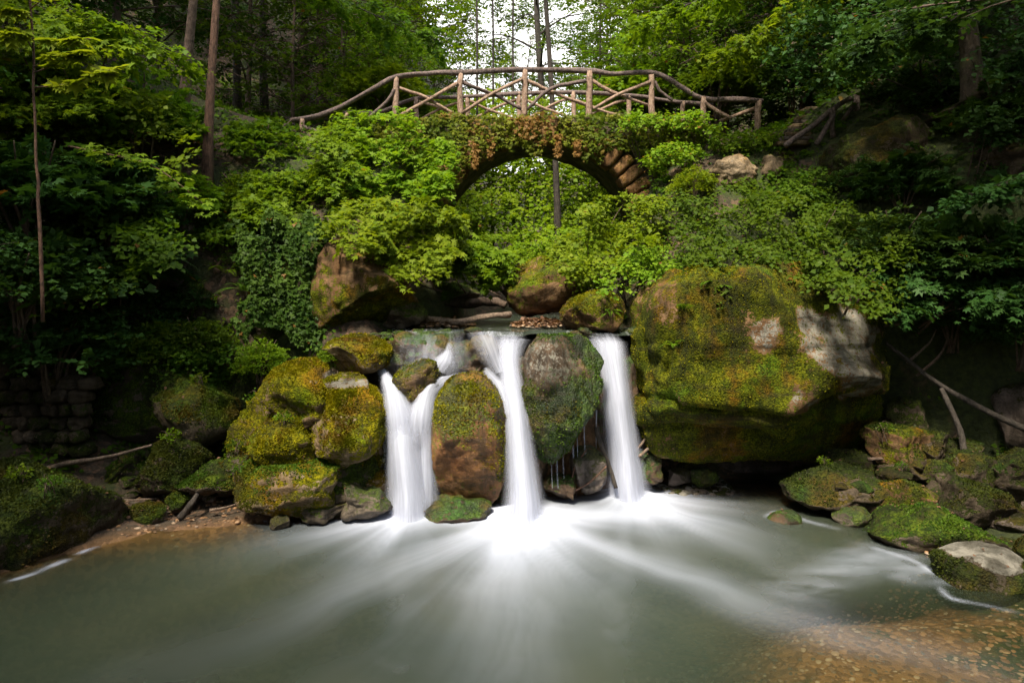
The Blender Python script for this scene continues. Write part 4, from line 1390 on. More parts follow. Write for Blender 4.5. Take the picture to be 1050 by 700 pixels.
# ------------------------------------------------------------------ other timber and stone work
t = thing('stair_railing', 'dark leaning log railing beside the stone steps at upper right', 'railing', at(850, 140, 14.05))
branchy('handrail', [(806, 149, 13.75), (835, 128, 13.95), (858, 109, 14.15), (876, 100, 14.45), (905, 92, 14.85)], .055, .045, 'wood_rail', t, None, 16, .3, 4)
for k, (px, a, b, d) in enumerate(((853, 113, 142, 14.05), (879, 98, 134, 14.35))):
    branchy('post', [(px, a, d), (px + 1, b, d)], .065, .07, 'wood_rail', t, None, 6, .3, k)
branchy('brace', [(855, 118, 14.00), (845, 135, 13.95), (837, 148, 13.90)], .05, .045, 'wood_rail', t, None, 8, .3, 8)
branchy('brace', [(878, 104, 14.30), (870, 115, 14.25), (864, 124, 14.20)], .045, .04, 'wood_rail', t, None, 8, .3, 9)
branchy('brace', [(900, 108, 14.55), (890, 115, 14.45), (886, 126, 14.35)], .045, .04, 'wood_rail', t, None, 8, .3, 10)
t = thing('stone_steps', 'flight of narrow brown stone steps climbing right from the end of the bridge', 'steps', at(815, 150, 14.25))
for i in range(9):
    P = U / ((np.abs(U) ** 7).sum(-1, keepdims=True) ** (1 / 7))
    P = P + 0.05 * fbm(P * 1.6 + i * 3.3, 3, i)[:, None] * P
    c = at(812 + i * 3.2, 148 - i * 4.3, 14.35 + i * .14)
    V = P * np.array([.34, .2, .052]) + c
    mb = MB()
    mb.add(V, F, (0.15, .0, 0))
    adopt(mb.build('step', M['rock_grey'] if i % 2 else M['rock_yellow']), t)
t = thing('path_railing', 'dim log railing along the forest path left of the bridge', 'railing', at(260, 160, 17))
branchy('handrail', [(205, 150, 17.6), (232, 141, 17.4), (262, 135, 17), (300, 127, 16)], .05, .05, 'wood_rail', t, None, 14, .3, 14)
for k, (px, a, b, d) in enumerate(((232, 141, 176, 17.4), (270, 134, 164, 16.8))):
    branchy('post', [(px, a, d), (px, b, d)], .06, .06, 'wood_rail', t, None, 6, .3, k + 3)
branchy('brace', [(236, 168, 17.3), (252, 152, 17.1), (268, 140, 16.8)], .04, .04, 'wood_rail', t, None, 8, .3, 15)
branchy('brace', [(255, 138, 17.1), (272, 150, 16.9), (292, 154, 16.4)], .04, .04, 'wood_rail', t, None, 8, .3, 16)

t = thing('stone_wall', 'low dry rubble retaining wall in the gloom at far left', 'wall', at(40, 465, 10.6))
mb = MB()
R = np.random.default_rng(9)
for row in range(6):
    px = -30 + R.uniform(0, 14)
    while px < 84:
        w = R.uniform(9, 24)
        P = U / ((np.abs(U) ** 4).sum(-1, keepdims=True) ** .25)
        P = P + 0.2 * fbm(P * 1.4 + px, 4, row)[:, None] * P
        c = at(px + w / 2, 460 - row * 13.5, 10.55 + R.uniform(-.07, .07) - 0.003 * px)
        mb.add(P * np.array([w / 2 / 700 * 10.4 * .95, .16, .098]) + c, F, (R.uniform(.1, .7), R.uniform(0, .15), 0))
        px += w
adopt(mb.build('masonry', M['rock_shaded']), t)
mb = MB()
V = np.array([at(a, b, d) for d in (10.62, 11.2) for (a, b) in ((-40, 470), (80, 470), (78, 388), (-40, 384))])
mb.add(V, np.array([(0, 1, 2, 3), (5, 4, 7, 6), (3, 2, 6, 7), (1, 5, 6, 2), (4, 0, 3, 7), (4, 5, 1, 0)]), (0.2, 0, 0))
adopt(mb.build('mortar_core', M['rock_shaded'], smooth=False), t)

STICKS = [
    ('pale bare branch lying on the bank in front of the stone wall', [(38, 482, 10.1), (70, 475, 10.1), (110, 468, 10.1), (155, 457, 10.3)], .05, .02, 'deadwood'),
    ('thin twig lying along the back of the sand beach', [(90, 513, 9.9), (130, 512, 9.9), (160, 511, 9.9)], .02, .012, 'deadwood'),
    ('dark forked stick poking out of the beach beside the pool', [(186, 530, 9.6), (195, 518, 9.6), (204, 505, 9.7)], .045, .03, 'bark_dark'),
    ('short brown stick on the sand below the slanting slab', [(215, 523, 9.7), (235, 519, 9.75), (250, 514, 9.8)], .02, .012, 'deadwood'),
    ('upright bare stake hanging below the ivy curtain', [(318, 368, 11.8), (320, 345, 11.9), (321, 318, 12)], .035, .03, 'deadwood'),
    ('dark log across the stream below the arch', [(428, 328, 12.4), (470, 329, 12.2), (500, 325, 12.3), (524, 322, 12.5)], .06, .05, 'deadwood'),
    ('upper log spanning the stream under the maple leaves', [(470, 311, 14), (500, 310, 14), (520, 312, 14)], .09, .08, 'bark'),
    ('slanting dark branch caught behind the right waterfall', [(612, 438, 10.65), (620, 465, 10.6), (632, 500, 10.5)], .035, .03, 'bark_dark'),
    ('thin twig leaning in the dripping recess', [(584, 500, 10.5), (590, 478, 10.5), (602, 460, 10.5)], .018, .01, 'bark_red'),
    ('second thin twig crossing the speckled stone', [(580, 508, 10.4), (605, 494, 10.4), (622, 478, 10.4)], .02, .012, 'bark_red'),
    ('short pale twig right of the right waterfall, pointing up', [(652, 462, 10.8), (660, 452, 10.8), (665, 441, 10.8)], .022, .014, 'deadwood'),
    ('longer bent pale twig right of the right waterfall', [(655, 468, 10.75), (668, 456, 10.75), (680, 440, 10.7)], .024, .014, 'deadwood'),
    ('long dead root running down the dark right bank', [(908, 352, 11.2), (935, 372, 11), (965, 395, 10.8), (1000, 415, 10.6), (1050, 440, 10.4), (1090, 450, 10.3)], .035, .05, 'bark_dark'),
    ('thick dead root dropping to the stones on the right bank', [(965, 398, 10.7), (975, 420, 10.6), (986, 445, 10.5), (990, 468, 10.4)], .035, .05, 'bark_dark'),
    ('crooked thin root above the long dead root', [(940, 385, 11), (962, 366, 11), (972, 345, 11.1), (968, 328, 11.2)], .025, .015, 'bark'),
    ('pale hanging twig in the hollow under the right leaves', [(930, 372, 11.2), (952, 352, 11.3), (960, 338, 11.4)], .02, .012, 'deadwood'),
    ('low branch resting across the right bank stones', [(890, 470, 10.4), (950, 472, 10.3), (1010, 474, 10.3), (1060, 482, 10.2)], .025, .02, 'bark'),
]
for k, (lab, pts, r0, r1, m) in enumerate(STICKS):
    o = branchy('fallen_branch', pts, r0, r1, m, None, None, 14, .35, k + 100, 7)
    tag(o, lab, 'branch')
# gravel bars with dry leaves in the stream above the lip
for lab, x0, x1, py, d, sd_ in (('pale pebble and leaf bar at the left edge of the stream above the falls', 415, 486, 327, 12.6, 1), ('pale pebble and leaf bar right of the stream above the falls', 524, 584, 330, 12.4, 2)):
    R = np.random.default_rng(sd_)
    c = at((x0 + x1) / 2, py, d)
    n = 420
    r_ = np.sqrt(R.uniform(0, 1, n))
    a = R.uniform(0, 6.283, n)
    hx = (x1 - x0) / 2 / 700 * d
    P = np.stack([c[0] + r_ * np.cos(a) * hx, c[1] + r_ * np.sin(a) * .5, 2.60 + .10 * (1 - r_ ** 2) + R.uniform(0, .02, n)], -1)
    scatter_pebbles('gravel_bar', lab, P, .02, .055, M['pebble'] if sd_ == 2 else M['pebble'], sd_)
    scatter_litter('leaf_litter', 'dry pale leaves on the ' + lab[5:], P[:, 0], P[:, 1], P[:, 2] + .03, sd_ + 3, .09)

# ------------------------------------------------------------------ plants
SH = {}
for k in range(3):
    SH['plant%d' % k] = list(zip(('foliage', 'stem'), shrub_mesh(240 + k, .16, .22, 34, 5, .042, T_WIDE, 'leaf_mid', layered=0, up=.6)))
for k in range(3):
    SH['maple%d' % k] = list(zip(('foliage', 'stem'), shrub_mesh(200 + k, 1.0, 1.5, 500, 8, 0.098, T_MAPLE, 'leaf_bright', layered=.35)))
    SH['small%d' % k] = list(zip(('foliage', 'stem'), shrub_mesh(210 + k, 1.0, 1.5, 560, 11, 0.075, T_WIDE, 'leaf_mid', layered=.25)))
    SH['beech%d' % k] = list(zip(('foliage', 'stem'), shrub_mesh(220 + k, 1.0, 1.3, 380, 12, 0.085, T_WIDE, 'leaf_mid', layered=.6)))
    SH['big%d' % k] = list(zip(('foliage', 'stem'), shrub_mesh(230 + k, 1.0, 1.4, 260, 8, 0.14, T_MAPLE, 'leaf_mid', layered=.6)))


def bush(proto, px, py, d, rpx, m, label, sq=1.0, group=None, name='shrub', cat='shrub', rz=None):
    s = rpx / F_PX * d
    c = at(px, py, d)
    c[2] -= 0.45 * 1.45 * s * sq
    R = random.Random(int(px * 7 + py))
    parts = SH[proto]
    return place(parts, name, label, cat, c, R.uniform(0, 6.28) if rz is None else rz, (s, s, s * sq), group, [m, None])


BUSHES = [
                        ('maple2', 250, 200, 13.6, 30, 'leaf_bright', 'leafy shrub smothering the left end of the bridge railing'),
                ('small0', 262, 210, 13.5, 42, 'leaf_mid', 'mid green shrub left of the ivy curtain over the hollow'),
    ('small1', 240, 268, 12.9, 34, 'leaf_mid', 'small shrub hanging at the right lip of the dark hollow'),
                                                        ('beech1', 915, 248, 11.2, 55, 'leaf_dark', 'dark sprays spreading right of the giant boulder top'),
    ('big2', 975, 262, 10.8, 62, 'leaf_dark', 'dark blue green layered sprays below the mossy tree'),
    ('beech0', 1040, 262, 10.6, 62, 'leaf_dark', 'dark layered sprays cut by the right edge at mid height'),
    ('small2', 1045, 340, 10.6, 45, 'leaf_dark', 'dim bush at the right edge above the dead roots'),
        ('big0', 30, 195, 10.3, 78, 'leaf_dark', 'dark broad leaved shrub at the left edge below the sapling'),
    ('big1', 110, 205, 11.2, 70, 'leaf_dark', 'dark shrub between the left sapling and the bright hanging spray'),
    ('beech2', 25, 280, 9.8, 85, 'leaf_dark', 'gloomy shrub mass at the left edge at mid height'),
    ('big2', 120, 268, 11.6, 66, 'leaf_dark', 'gloomy shrub left of the pale reddish rock face'),
    ('beech0', 52, 352, 10.3, 72, 'leaf_dark', 'gloomy sprays hanging over the dry rubble wall'),
    ('small1', 140, 330, 12.0, 52, 'leaf_dark', 'dark bush left of the hollow'),
    ('big1', 60, 120, 11.5, 72, 'leaf_mid', 'mid green shrub behind the sapling at upper left'),
    ('big0', 140, 120, 13.0, 66, 'leaf_mid', 'mid green shrub right of the sapling on the left slope'),
    ('big2', 185, 205, 12.4, 40, 'leaf_bright', 'light tipped spray in front of the dim trunks, above the reddish rock face'),
    ('small0', 160, 358, 11.4, 42, 'leaf_mid', 'low leafy plants on top of the broad shadowed boulder'),
    ('small2', 205, 352, 11.5, 36, 'leaf_mid', 'low plants in front of the dark hollow'),
    ('small1', 268, 372, 11.3, 30, 'leaf_bright', 'small bright plant tuft at the foot of the ivy curtain'),
    # through the arch and beyond the bridge
                                    ('maple2', 395, 98, 18.6, 46, 'leaf_bright', 'green shrub behind the first posts of the bridge railing'),
            ('maple2', 655, 98, 20.0, 48, 'leaf_bright', 'green shrub behind the last tall posts of the bridge railing'),
    ('maple0', 735, 88, 17.5, 46, 'leaf_mid', 'leafy shrub behind the sloping end of the railing'),
]
for b in BUSHES:
    bush(*b)


def fern_mesh(seed, nf=9, L=0.7):
    R = np.random.default_rng(seed)
    Vs, Fs, Cs, n0 = [], [], [], 0
    for k in range(nf):
        az = 2 * np.pi * k / nf + R.uniform(-.3, .3)
        el = R.uniform(.5, 1.1)
        l_ = L * R.uniform(.7, 1.1)
        t = np.linspace(.08, 1, 36)
        hor = np.array([math.cos(az), math.sin(az), 0])
        P = hor * (l_ * t * math.cos(el) * 1.2)[:, None]
        P[:, 2] = l_ * (t * math.sin(el) * 1.3 - t ** 2 * 0.9)
        T = nrm(np.gradient(P, axis=0))
        S = nrm(np.cross(T, [0, 0, 1.0]))
        N = np.cross(S, T)
        for sg in (-1, 1):
            D = S * sg + T * .45
            V, F_, C = leaf_geo(P, D, N, l_ * 0.17 * np.sin(np.pi * np.clip(t * .9 + .1, 0, 1)) ** .8 + .01, T_SLIM, R.uniform(0, 1, 36))
            Vs.append(V), Fs.append(F_ + n0), Cs.append(C)
            n0 += len(V)
    return np_mesh('frond', np.concatenate(Vs), [np.concatenate(Fs)], [M['leaf_bright']], True, np.concatenate(Cs))


FERN = [fern_mesh(1), fern_mesh(2, 11), fern_mesh(3, 7)]
for k, (px, py, d, s, m, lab) in enumerate((
        (736, 300, 10.1, .7, 'leaf_bright', 'small fern hanging on the bare face at the upper left of the giant boulder'),
        (700, 322, 10.0, .5, 'leaf_mid', 'dark little fern on the left face of the giant boulder'),
        (692, 355, 9.95, .4, 'leaf_bright', 'tiny fern low on the left face of the giant boulder'),
        (150, 270, 11.2, 1.1, 'leaf_dark', 'large dim fern left of the reddish rock face'),
        (128, 290, 11.0, 1.0, 'leaf_dark', 'dim fern in the shrubs above the left shadowed boulder'),
        (232, 282, 12.3, .9, 'leaf_bright', 'light green fern at the upper right of the dark hollow'),
        (250, 300, 12.0, .8, 'leaf_mid', 'fern beside the ivy curtain above the leafy bank'),
        (625, 320, 11.3, .4, 'leaf_bright', 'small fern at the lip between the pointed brown rock and the giant boulder'),
        (1030, 190, 11.8, 1.0, 'leaf_dark', 'dim fern on the cliff ledge at the right edge'),
        (660, 250, 11.6, .6, 'leaf_yellow', 'yellowish fern over the lip at the top left of the giant boulder'),
        (1000, 470, 10.1, .4, 'leaf_mid', 'small fern among the stones of the right bank'),
        (352, 352, 10.9, .35, 'leaf_bright', 'tiny green plant behind the rounded green boulder'))):
    o = mobj('fern', FERN[k % 3], None, at(px, py, d))
    o.scale = (s,) * 3
    o.rotation_euler = (random.uniform(-.2, .6), 0, random.uniform(0, 6))
    o.material_slots[0].link = 'OBJECT'
    o.material_slots[0].material = M[m]
    tag(o, lab, 'fern')


def ivy_patch(label, pts, normals, size, seed, brown, m='ivy', name='ivy'):
    R = np.random.default_rng(seed)
    n = len(pts)
    D = nrm(np.array([0, -.25, -.8]) + R.normal(0, .5, (n, 3)))
    N = normals + R.normal(0, .35, (n, 3))
    r = np.clip(.5 + .5 * fbm(pts * 1.5 + seed, 3, seed) + R.normal(0, .2, n), 0, 1)
    V, F_, C = leaf_geo(pts, D, N, size * R.uniform(.6, 1.2, n), T_IVY, r, brown)
    o = mobj(name, np_mesh(name, V, [F_], [M[m]], True, C))
    return tag(o, label, 'ivy')


# ivy curtain over the left rock: a hanging sheet with folds
n = 14000
px = rng.uniform(232, 342, n)
py = rng.uniform(208, 385, n)
low_ = 355 + 35 * vnoise(p3(px / 22, 0, 3), 4) - 0.25 * np.abs(px - 290)
k = (py < low_) & (px > 246 + 26 * fbm(p3(py / 25, 1, 2), 3, 6)) & (px < 332 + 12 * fbm(p3(py / 20, 5, 2), 3, 7)) & (py > 222 + 18 * fbm(p3(px / 20, 5, 8), 3, 7)) & (fbm(p3(px / 14, py / 18, 4), 3, 8) > -.55 + rng.normal(0, .12, n))
px, py = px[k], py[k]
fold = fbm(p3(px / 26, py / 60, 1), 3, 9)
d = 11.74 - .2 * fold + rng.normal(0, .05, len(px)) - (py - 300) * .0012
P = np.stack([(px - 525) / 700 * d, d, 3.3 - (py - 295) / 700 * d], -1)
ivy_patch('dense dark ivy curtain hanging left of the grey brown overhanging rock', P, np.broadcast_to(np.array([.1, -1, .45]), P.shape), .075, 3, (rng.uniform(0, 1, len(P)) < .01) * .8)
# ivy over the spandrel, the parapet edge and round the arch
n = 21000
x = rng.uniform(-3.6, 4.2, n)
z = rng.uniform(4.2, 7.25, n)
arch = np.where(np.abs(x - AX) < AR, AZ + np.sqrt(np.maximum(AR ** 2 - (x - AX) ** 2, 0)), 0)
hang = .06 + .34 * np.clip(vnoise(p3(x * 2.1, 3, 1), 5) + .25, 0, 1) + .22 * np.clip(vnoise(p3(x * 6.3, 3, 1), 6), 0, 1)
topz = deck(x) + .14 + .10 * vnoise(p3(x * 3, 1, 4), 2)
ring = np.hypot(x - AX, z - AZ)
bare = (x > 2.0) & (ring < AR + .62) & (z < 6.3)          # the arch stones stay bare on the right haunch
k = (z > arch - hang) & (z < topz) & ~bare
x, z = x[k], z[k]
fold = fbm(p3(x * 1.8, z * 1.2, 1), 3, 9)
y = BY0 - .13 - .13 * fold + rng.normal(0, .05, len(x))
P = np.stack([x, y, z], -1)
bz = fbm(p3(x * 1.4, z * 2.2, 2), 3, 12)
brown = np.where((x > -1.6) & (x < 2.6), np.clip(bz * 1.5 - .05, 0, .8), np.clip(bz - .35, 0, .6))
brown = brown * (rng.uniform(0, 1, len(x)) < .5)
ivy_patch('green and rust brown ivy draping the front of the bridge arch', P, np.broadcast_to(np.array([0, -1, .5]), P.shape), .085, 5, brown, 'ivy_b') if False else None
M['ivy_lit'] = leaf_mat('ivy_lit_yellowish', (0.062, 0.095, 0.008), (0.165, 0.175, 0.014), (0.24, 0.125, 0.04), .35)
ivy_patch('green and rust brown ivy draping the front of the bridge arch', P, np.broadcast_to(np.array([0, -1, .5]), P.shape), .08, 5, brown, 'ivy_lit')
for kk, (px_, py0, py1) in enumerate(((488, 145, 172), (503, 140, 162), (572, 138, 160), (592, 143, 160), (538, 120, 142))):
    n = 120 if kk != 4 else 190
    q = rng.uniform(0, 1, n)
    w = (4.5 if kk != 4 else 18) * (1 - .5 * q)
    P = np.stack([(px_ + rng.normal(0, .5, n) * w - 525) / 700 * 14.85, 14.85 + rng.normal(0, .06, n), 3.3 - (py0 + q * (py1 - py0) - 295) / 700 * 14.85], -1)
    ivy_patch(('drooping strand of dead brown leaves at the left springing of the arch', 'second thin strand of dead leaves inside the left of the arch', 'thin brown hanging strand right of the arch crown', 'reddish hanging strand at the right part of the arch', 'wide clump of dead tan leaves over the crown of the arch')[kk],
              P, np.broadcast_to(np.array([0, -1, .4]), P.shape), .085, 60 + kk, rng.uniform(.7, 1, n), 'ivy_lit', 'dead_ivy')

# ground cover on the banks and slopes
def ground_cover():
    n = 20000
    x = rng.uniform(-16, 17, n)
    y = rng.uniform(4.5, 30, n)
    sd = pool_sd(x, y)
    xc, hw = stream_c(y)
    s = np.abs(x - xc) - hw
    z = ground(x, y)
    den = fbm(p3(x, y) * .5, 3, 31)
    k = (sd > .5) & (s > .15) & (z > .45) & (den > -.35) & ~((y > 14.6) & (y < 17.4) & (np.abs(x - AX) < 3.4))
    x, y, z = x[k], y[k], z[k]
    m = len(x)
    e = .1
    nx = (ground(x - e, y) - ground(x + e, y)) / (2 * e)
    ny = (ground(x, y - e) - ground(x, y + e)) / (2 * e)
    N = nrm(np.stack([nx, ny, np.ones(m)], -1))
    a = rng.uniform(0, 6.283, m)
    D = nrm(np.stack([np.cos(a), np.sin(a), 0 * a], -1) + N * .8)
    V, F_, C = sprays(np.stack([x, y, z], -1), D, N + np.array([0, 0, .5]), rng.uniform(.2, .5, m), 7, .095, T_WIDE, .3)
    o = mobj('undergrowth', np_mesh('undergrowth', V, [F_], [M['leaf_mid']], True, C))
    tag(o, 'low leafy ground cover over the gorge slopes', None, None, 'stuff')


ground_cover()

# ------------------------------------------------------------------ trees
TR = {}


def proto(key, *a, **k):
    TR[key] = list(zip(('trunk', 'crown'), tree_mesh(*a, **k)))


proto('beech_a', 301, 15, .20, .30, 3.8, 40, 6, 4, 10, .115, T_WIDE, 'leaf_mid', 'bark')
proto('beech_b', 302, 17, .22, .34, 4.2, 42, 6, 4, 10, .115, T_WIDE, 'leaf_mid', 'bark', lean=(.8, 0))
proto('beech_c', 303, 13, .16, .22, 3.4, 40, 6, 4, 10, .11, T_WIDE, 'leaf_bright', 'bark', lean=(-.6, .3))
proto('pole', 304, 16, .12, .42, 2.6, 30, 5, 4, 9, .115, T_WIDE, 'leaf_mid', 'bark_dark')
proto('pole_b', 305, 14, .10, .5, 2.2, 24, 5, 3, 9, .115, T_WIDE, 'leaf_mid', 'bark_dark', lean=(.5, 0))
proto('under', 306, 6.5, .07, .14, 2.6, 34, 6, 4, 10, .10, T_WIDE, 'leaf_bright', 'bark')
proto('under_b', 316, 9, .10, .12, 3.2, 44, 6, 4, 10, .105, T_WIDE, 'leaf_mid', 'bark', droop=.35)
proto('sparse', 307, 17, .16, .30, 3.4, 26, 5, 3, 7, .12, T_WIDE, 'leaf_mid', 'bark_dark', lean=(-1.4, 0), sparse=.35)


proto('lean_pole', 340, 15, .13, .36, 2.4, 30, 5, 4, 9, .115, T_WIDE, 'leaf_dark', 'bark_red', lean=(2.4, .6))
proto('lean_pole_b', 341, 14, .10, .30, 2.2, 28, 5, 4, 9, .115, T_WIDE, 'leaf_dark', 'bark', lean=(1.9, -.4))


def tree(key, px, d, label, s=1.0, m=None, bm=None, dz=0.0, group=None, rz=None, name='tree', x=None):
    X = (px - 525) / F_PX * d if x is None else x
    z = gz(X, d) + dz
    R = random.Random(int(px * 3 + d * 10))
    return place(TR[key], name, label, 'tree', (X, d, z), R.uniform(0, 6.28) if rz is None else rz, s, group, [bm, m])


tree('lean_pole', 210, 13.3, 'reddish brown trunk, thickest of the dim group left of the bridge', (.7, .7, 1.2), 'leaf_mid', 'bark_red', rz=0)
tree('lean_pole_b', 186, 13.9, 'slim pale trunk just left of the thick reddish trunk', 1.0, 'leaf_dark', 'bark', rz=0)
tree('pole', 243, 22.0, 'thin grey trunk right of the thick reddish trunk', 1.1, 'leaf_dark', 'bark_dark')
tree('pole_b', 272, 23.0, 'thin dark trunk behind the forest path railing', 1.2, 'leaf_mid', 'bark_dark')
tree('lean_pole', 574, 20.5, 'dark leaning trunk standing in the arch opening right of its centre', (.8, .8, 1.6), 'leaf_bright', 'bark_dark', rz=math.pi)
tree('sparse', 568, 31, 'forked slender tree against the white sky seen above the middle of the bridge', 1.35, 'leaf_mid', 'bark_dark', rz=0)
G = 'thin trunks seen through the arch'
for px, d in ((489, 23), (505, 24), (527, 23.5), (616, 25)):
    tree('pole_b', px, d, 'thin dark trunk among bright leaves seen through the arch opening', (.5, .5, 1.4), 'leaf_bright', 'bark_dark', group=G)
tree('under_b', 120, 15.5, 'leafy beech on the left slope behind the sapling', 1.0, 'leaf_dark')
tree('under_b', 30, 14.5, 'dark beech at the upper left edge', 1.0, 'leaf_dark')
tree('beech_a', 330, 24.0, 'dark leafy tree behind the left end of the bridge', 1.0, 'leaf_mid')
tree('beech_c', 390, 27.0, 'green tree left of the sky gap', 1.0, 'leaf_bright')
tree('under', 405, 23.0, 'low leafy tree behind the left posts of the bridge', 1.0, 'leaf_bright')
tree('beech_c', 680, 25.0, 'green tree right of the sky gap', 1.05, 'leaf_mid')
tree('under_b', 745, 19.5, 'dense dark green tree behind the right end of the bridge', 1.0, 'leaf_mid')
tree('under_b', 830, 18.0, 'dense tree behind the stone steps', 1.0, 'leaf_mid')
tree('under', 700, 19.5, 'low layered tree over the sloping end of the railing', 1.0, 'leaf_mid')
tree('under', 640, 26.0, 'low leafy tree behind the right posts of the bridge', 1.0, 'leaf_bright')
proto('leaning', 330, 12, .20, .32, 3.4, 26, 6, 4, 10, .11, T_WIDE, 'leaf_dark', 'bark_moss', lean=(-1.6, -.6))
tree('leaning', 1000, 12.9, 'mossy leaning trunked tree on the dark right cliff', .95, 'leaf_dark', 'bark_moss', rz=0)
tree('under', 900, 15.8, 'dim tree above the sloping outcrop at upper right', .95, 'leaf_dark')
tree('beech_b', 1080, 15.0, 'dim tree cut by the upper right edge', 1.0, 'leaf_dark')
G = 'trees of the far woodland behind the bridge'
R = random.Random(5)
for x, y in ((-16, 27), (-12, 30), (-9, 33), (-5.5, 34), (-3, 40), (-14, 38), (9, 30), (12, 27), (15, 31), (7, 36), (4.5, 38), (1, 44), (18, 25), (-20, 24), (-8, 26), (10, 40), (-7, 44), (6, 45), (-18, 33), (20, 33)):
    tree(R.choice(('beech_a', 'beech_b', 'beech_c')), 0, y, 'leafy tree of the far woodland behind the bridge', R.uniform(.85, 1.1) * (0.72 if -4 < x < 6 else 1), R.choice(('leaf_mid', 'leaf_bright')), group=G, x=x)
UNDER = [(446, 29, 'under_b', 'leaf_bright', 'pale green tree edging the left of the white sky gap'), (628, 30, 'under_b', 'leaf_bright', 'pale green tree edging the right of the white sky gap'), (55, 18.5, 'under_b', 'leaf_dark', 'dark understory tree at upper left behind the sapling'), (160, 19, 'under_b', 'leaf_dark', 'dark understory tree left of the slim pale trunk'),
         (255, 21.5, 'under_b', 'leaf_dark', 'dark leafy tree among the dim trunks at upper left'), (300, 19, 'under', 'leaf_mid', 'leafy young tree just beyond the left end of the bridge'),
         (350, 20.5, 'under_b', 'leaf_mid', 'leafy tree above the left bend of the bridge rail'), (378, 25, 'under_b', 'leaf_bright', 'leafy tree at the left margin of the sky gap'),
         (475, 31, 'under', 'leaf_bright', 'far bright young tree left of the forked slender tree'), (610, 32, 'under', 'leaf_bright', 'far bright young tree right of the forked slender tree'),
         (650, 23, 'under_b', 'leaf_mid', 'leafy tree at the right margin of the sky gap'), (700, 21.5, 'under_b', 'leaf_mid', 'leafy tree over the bend of the top rail at right'),
         (790, 20, 'under_b', 'leaf_mid', 'leafy tree above the right end post of the bridge'), (850, 16.5, 'under', 'leaf_dark', 'dark young tree over the stair railing'),
         (935, 14.5, 'under', 'leaf_dark', 'dark young tree left of the mossy trunk at upper right'), (1040, 14, 'under', 'leaf_dark', 'dark young tree right of the mossy trunk at upper right'),
         (880, 19.5, 'under_b', 'leaf_dark', 'dark leafy tree behind the stair railing at the top'), (965, 17.5, 'under_b', 'leaf_dark', 'dark leafy tree behind the mossy trunk'),
         (1060, 18, 'under_b', 'leaf_dark', 'dark leafy tree in the upper right corner'), (5, 12.5, 'under', 'leaf_dark', 'dark young tree in the upper left corner behind the sapling'),
         (215, 26, 'under_b', 'leaf_dark', 'dark far tree behind the thick reddish trunk'), (110, 24, 'under_b', 'leaf_dark', 'dark far tree at upper left')]
for px, d, key, m, lab in UNDER:
    tree(key, px, d, lab, 1.0, m)
# trees beside the gorge, mostly unseen, added so their crowns shade its edges
for x, y, key, lab in ((-13, 4.5, 'beech_a', 'unseen tree added beside the pool on the left to shade the left bank'),
                       (-11, 8, 'beech_b', 'tree on the left slope above the rubble wall'),
                       (-11.5, 12.5, 'under_b', 'tree above the gloomy shrubs of the left bank'),
                       (-10.5, 1, 'beech_b', 'tree left of the viewer on the pool bank'),
                       (8.2, 4.2, 'beech_a', 'unseen tree added beside the pool on the right to shade the stones'),
                       (11, 9, 'beech_b', 'tree on the right slope above the stones'),
                       (10.5, 1.5, 'beech_b', 'tree right of the viewer on the pool bank'),
                       (13, 13, 'beech_a', 'tree on the cliff beyond the right edge')):
    tree(key, 0, y, lab, 1.0, 'leaf_dark', x=x)
for x, y, key in ((8.6, 8.0, 'beech_a'), (9.6, 11.2, 'beech_a'), (11.3, 8.6, 'under_b'), (12.5, 11.5, 'under_b'), (-6.5, -3, 'beech_b'), (6.5, -3.5, 'beech_b'), (-2.5, -5, 'beech_a'), (2.6, -6, 'beech_a'), (-10, -7, 'beech_a'), (10, -7, 'beech_b'), (0, -11, 'beech_b'), (-5, -12, 'beech_b'), (5, -12, 'beech_b'), (-14, 3, 'beech_b'), (15, 4, 'beech_b')):  # unseen trees put around the viewer to shade pool, banks and slope
    tree(key, 0, y, 'unseen tall tree around the viewer, added to shade the gorge', 1.0, 'leaf_dark', x=x, group='unseen shade trees around the viewer')

for x, y, sc_ in ((-8.4, 6.4, .5), (-8.8, 8.6, .6), (-9.3, 10.2, .6), (-8.0, 4.6, .5)):  # low trees out of view, scaled and placed to shade the left bank
    tree('under_b', 0, y, 'unseen low leafy tree added beside the viewer to shade the left bank', sc_, 'leaf_dark', x=x, group='unseen low shade trees on the left')
# sapling with large lit leaves at the upper left
t = thing('sapling', 'slender sapling with large bright yellow green leaves at upper left', 'sapling', at(36, 185, 8.6))
branchy('trunk', [(44, 330, 8.6), (40, 210, 8.6), (37, 150, 8.6), (34, 60, 8.6), (30, -30, 8.6)], .022, .012, 'bark_red', t, None, 16, .2, 3, 6)
tips = [((34, 70), (60, 55), (118, 78)), ((36, 90), (75, 85), (124, 68)), ((33, 50), (20, 30), (5, 45)), ((32, 20), (15, 10), (-10, 20)), ((33, 40), (60, 42), (95, 40)), ((31, 10), (45, -5), (30, -25)),
        ((34, 75), (70, 62), (90, 52)), ((31, -10), (10, -20), (-5, -5))]
Ps, Ds = [], []
for k, (a, b, c) in enumerate(tips):
    pts = smooth_path([at(*a, 8.6), at(*b, 8.45), at(*c, 8.3)], 10)
    mb = MB()
    add_tube(mb, pts, np.linspace(.010, .004, 10), 5)
    adopt(mb.build('branch', M['bark_red']), t)
    for q in range(34):
        i = rng.uniform(2, 8.99)
        Ps.append(pts[int(i)] + (pts[int(i) + 1] - pts[int(i)]) * (i % 1))
        Ds.append(nrm(pts[-1] - pts[0]) * .6 + rng.normal(0, .5, 3) * np.array([1, 1, .3]) + np.array([0, -.3, -.25]))
Ps, Ds = np.array(Ps), np.array(Ds)
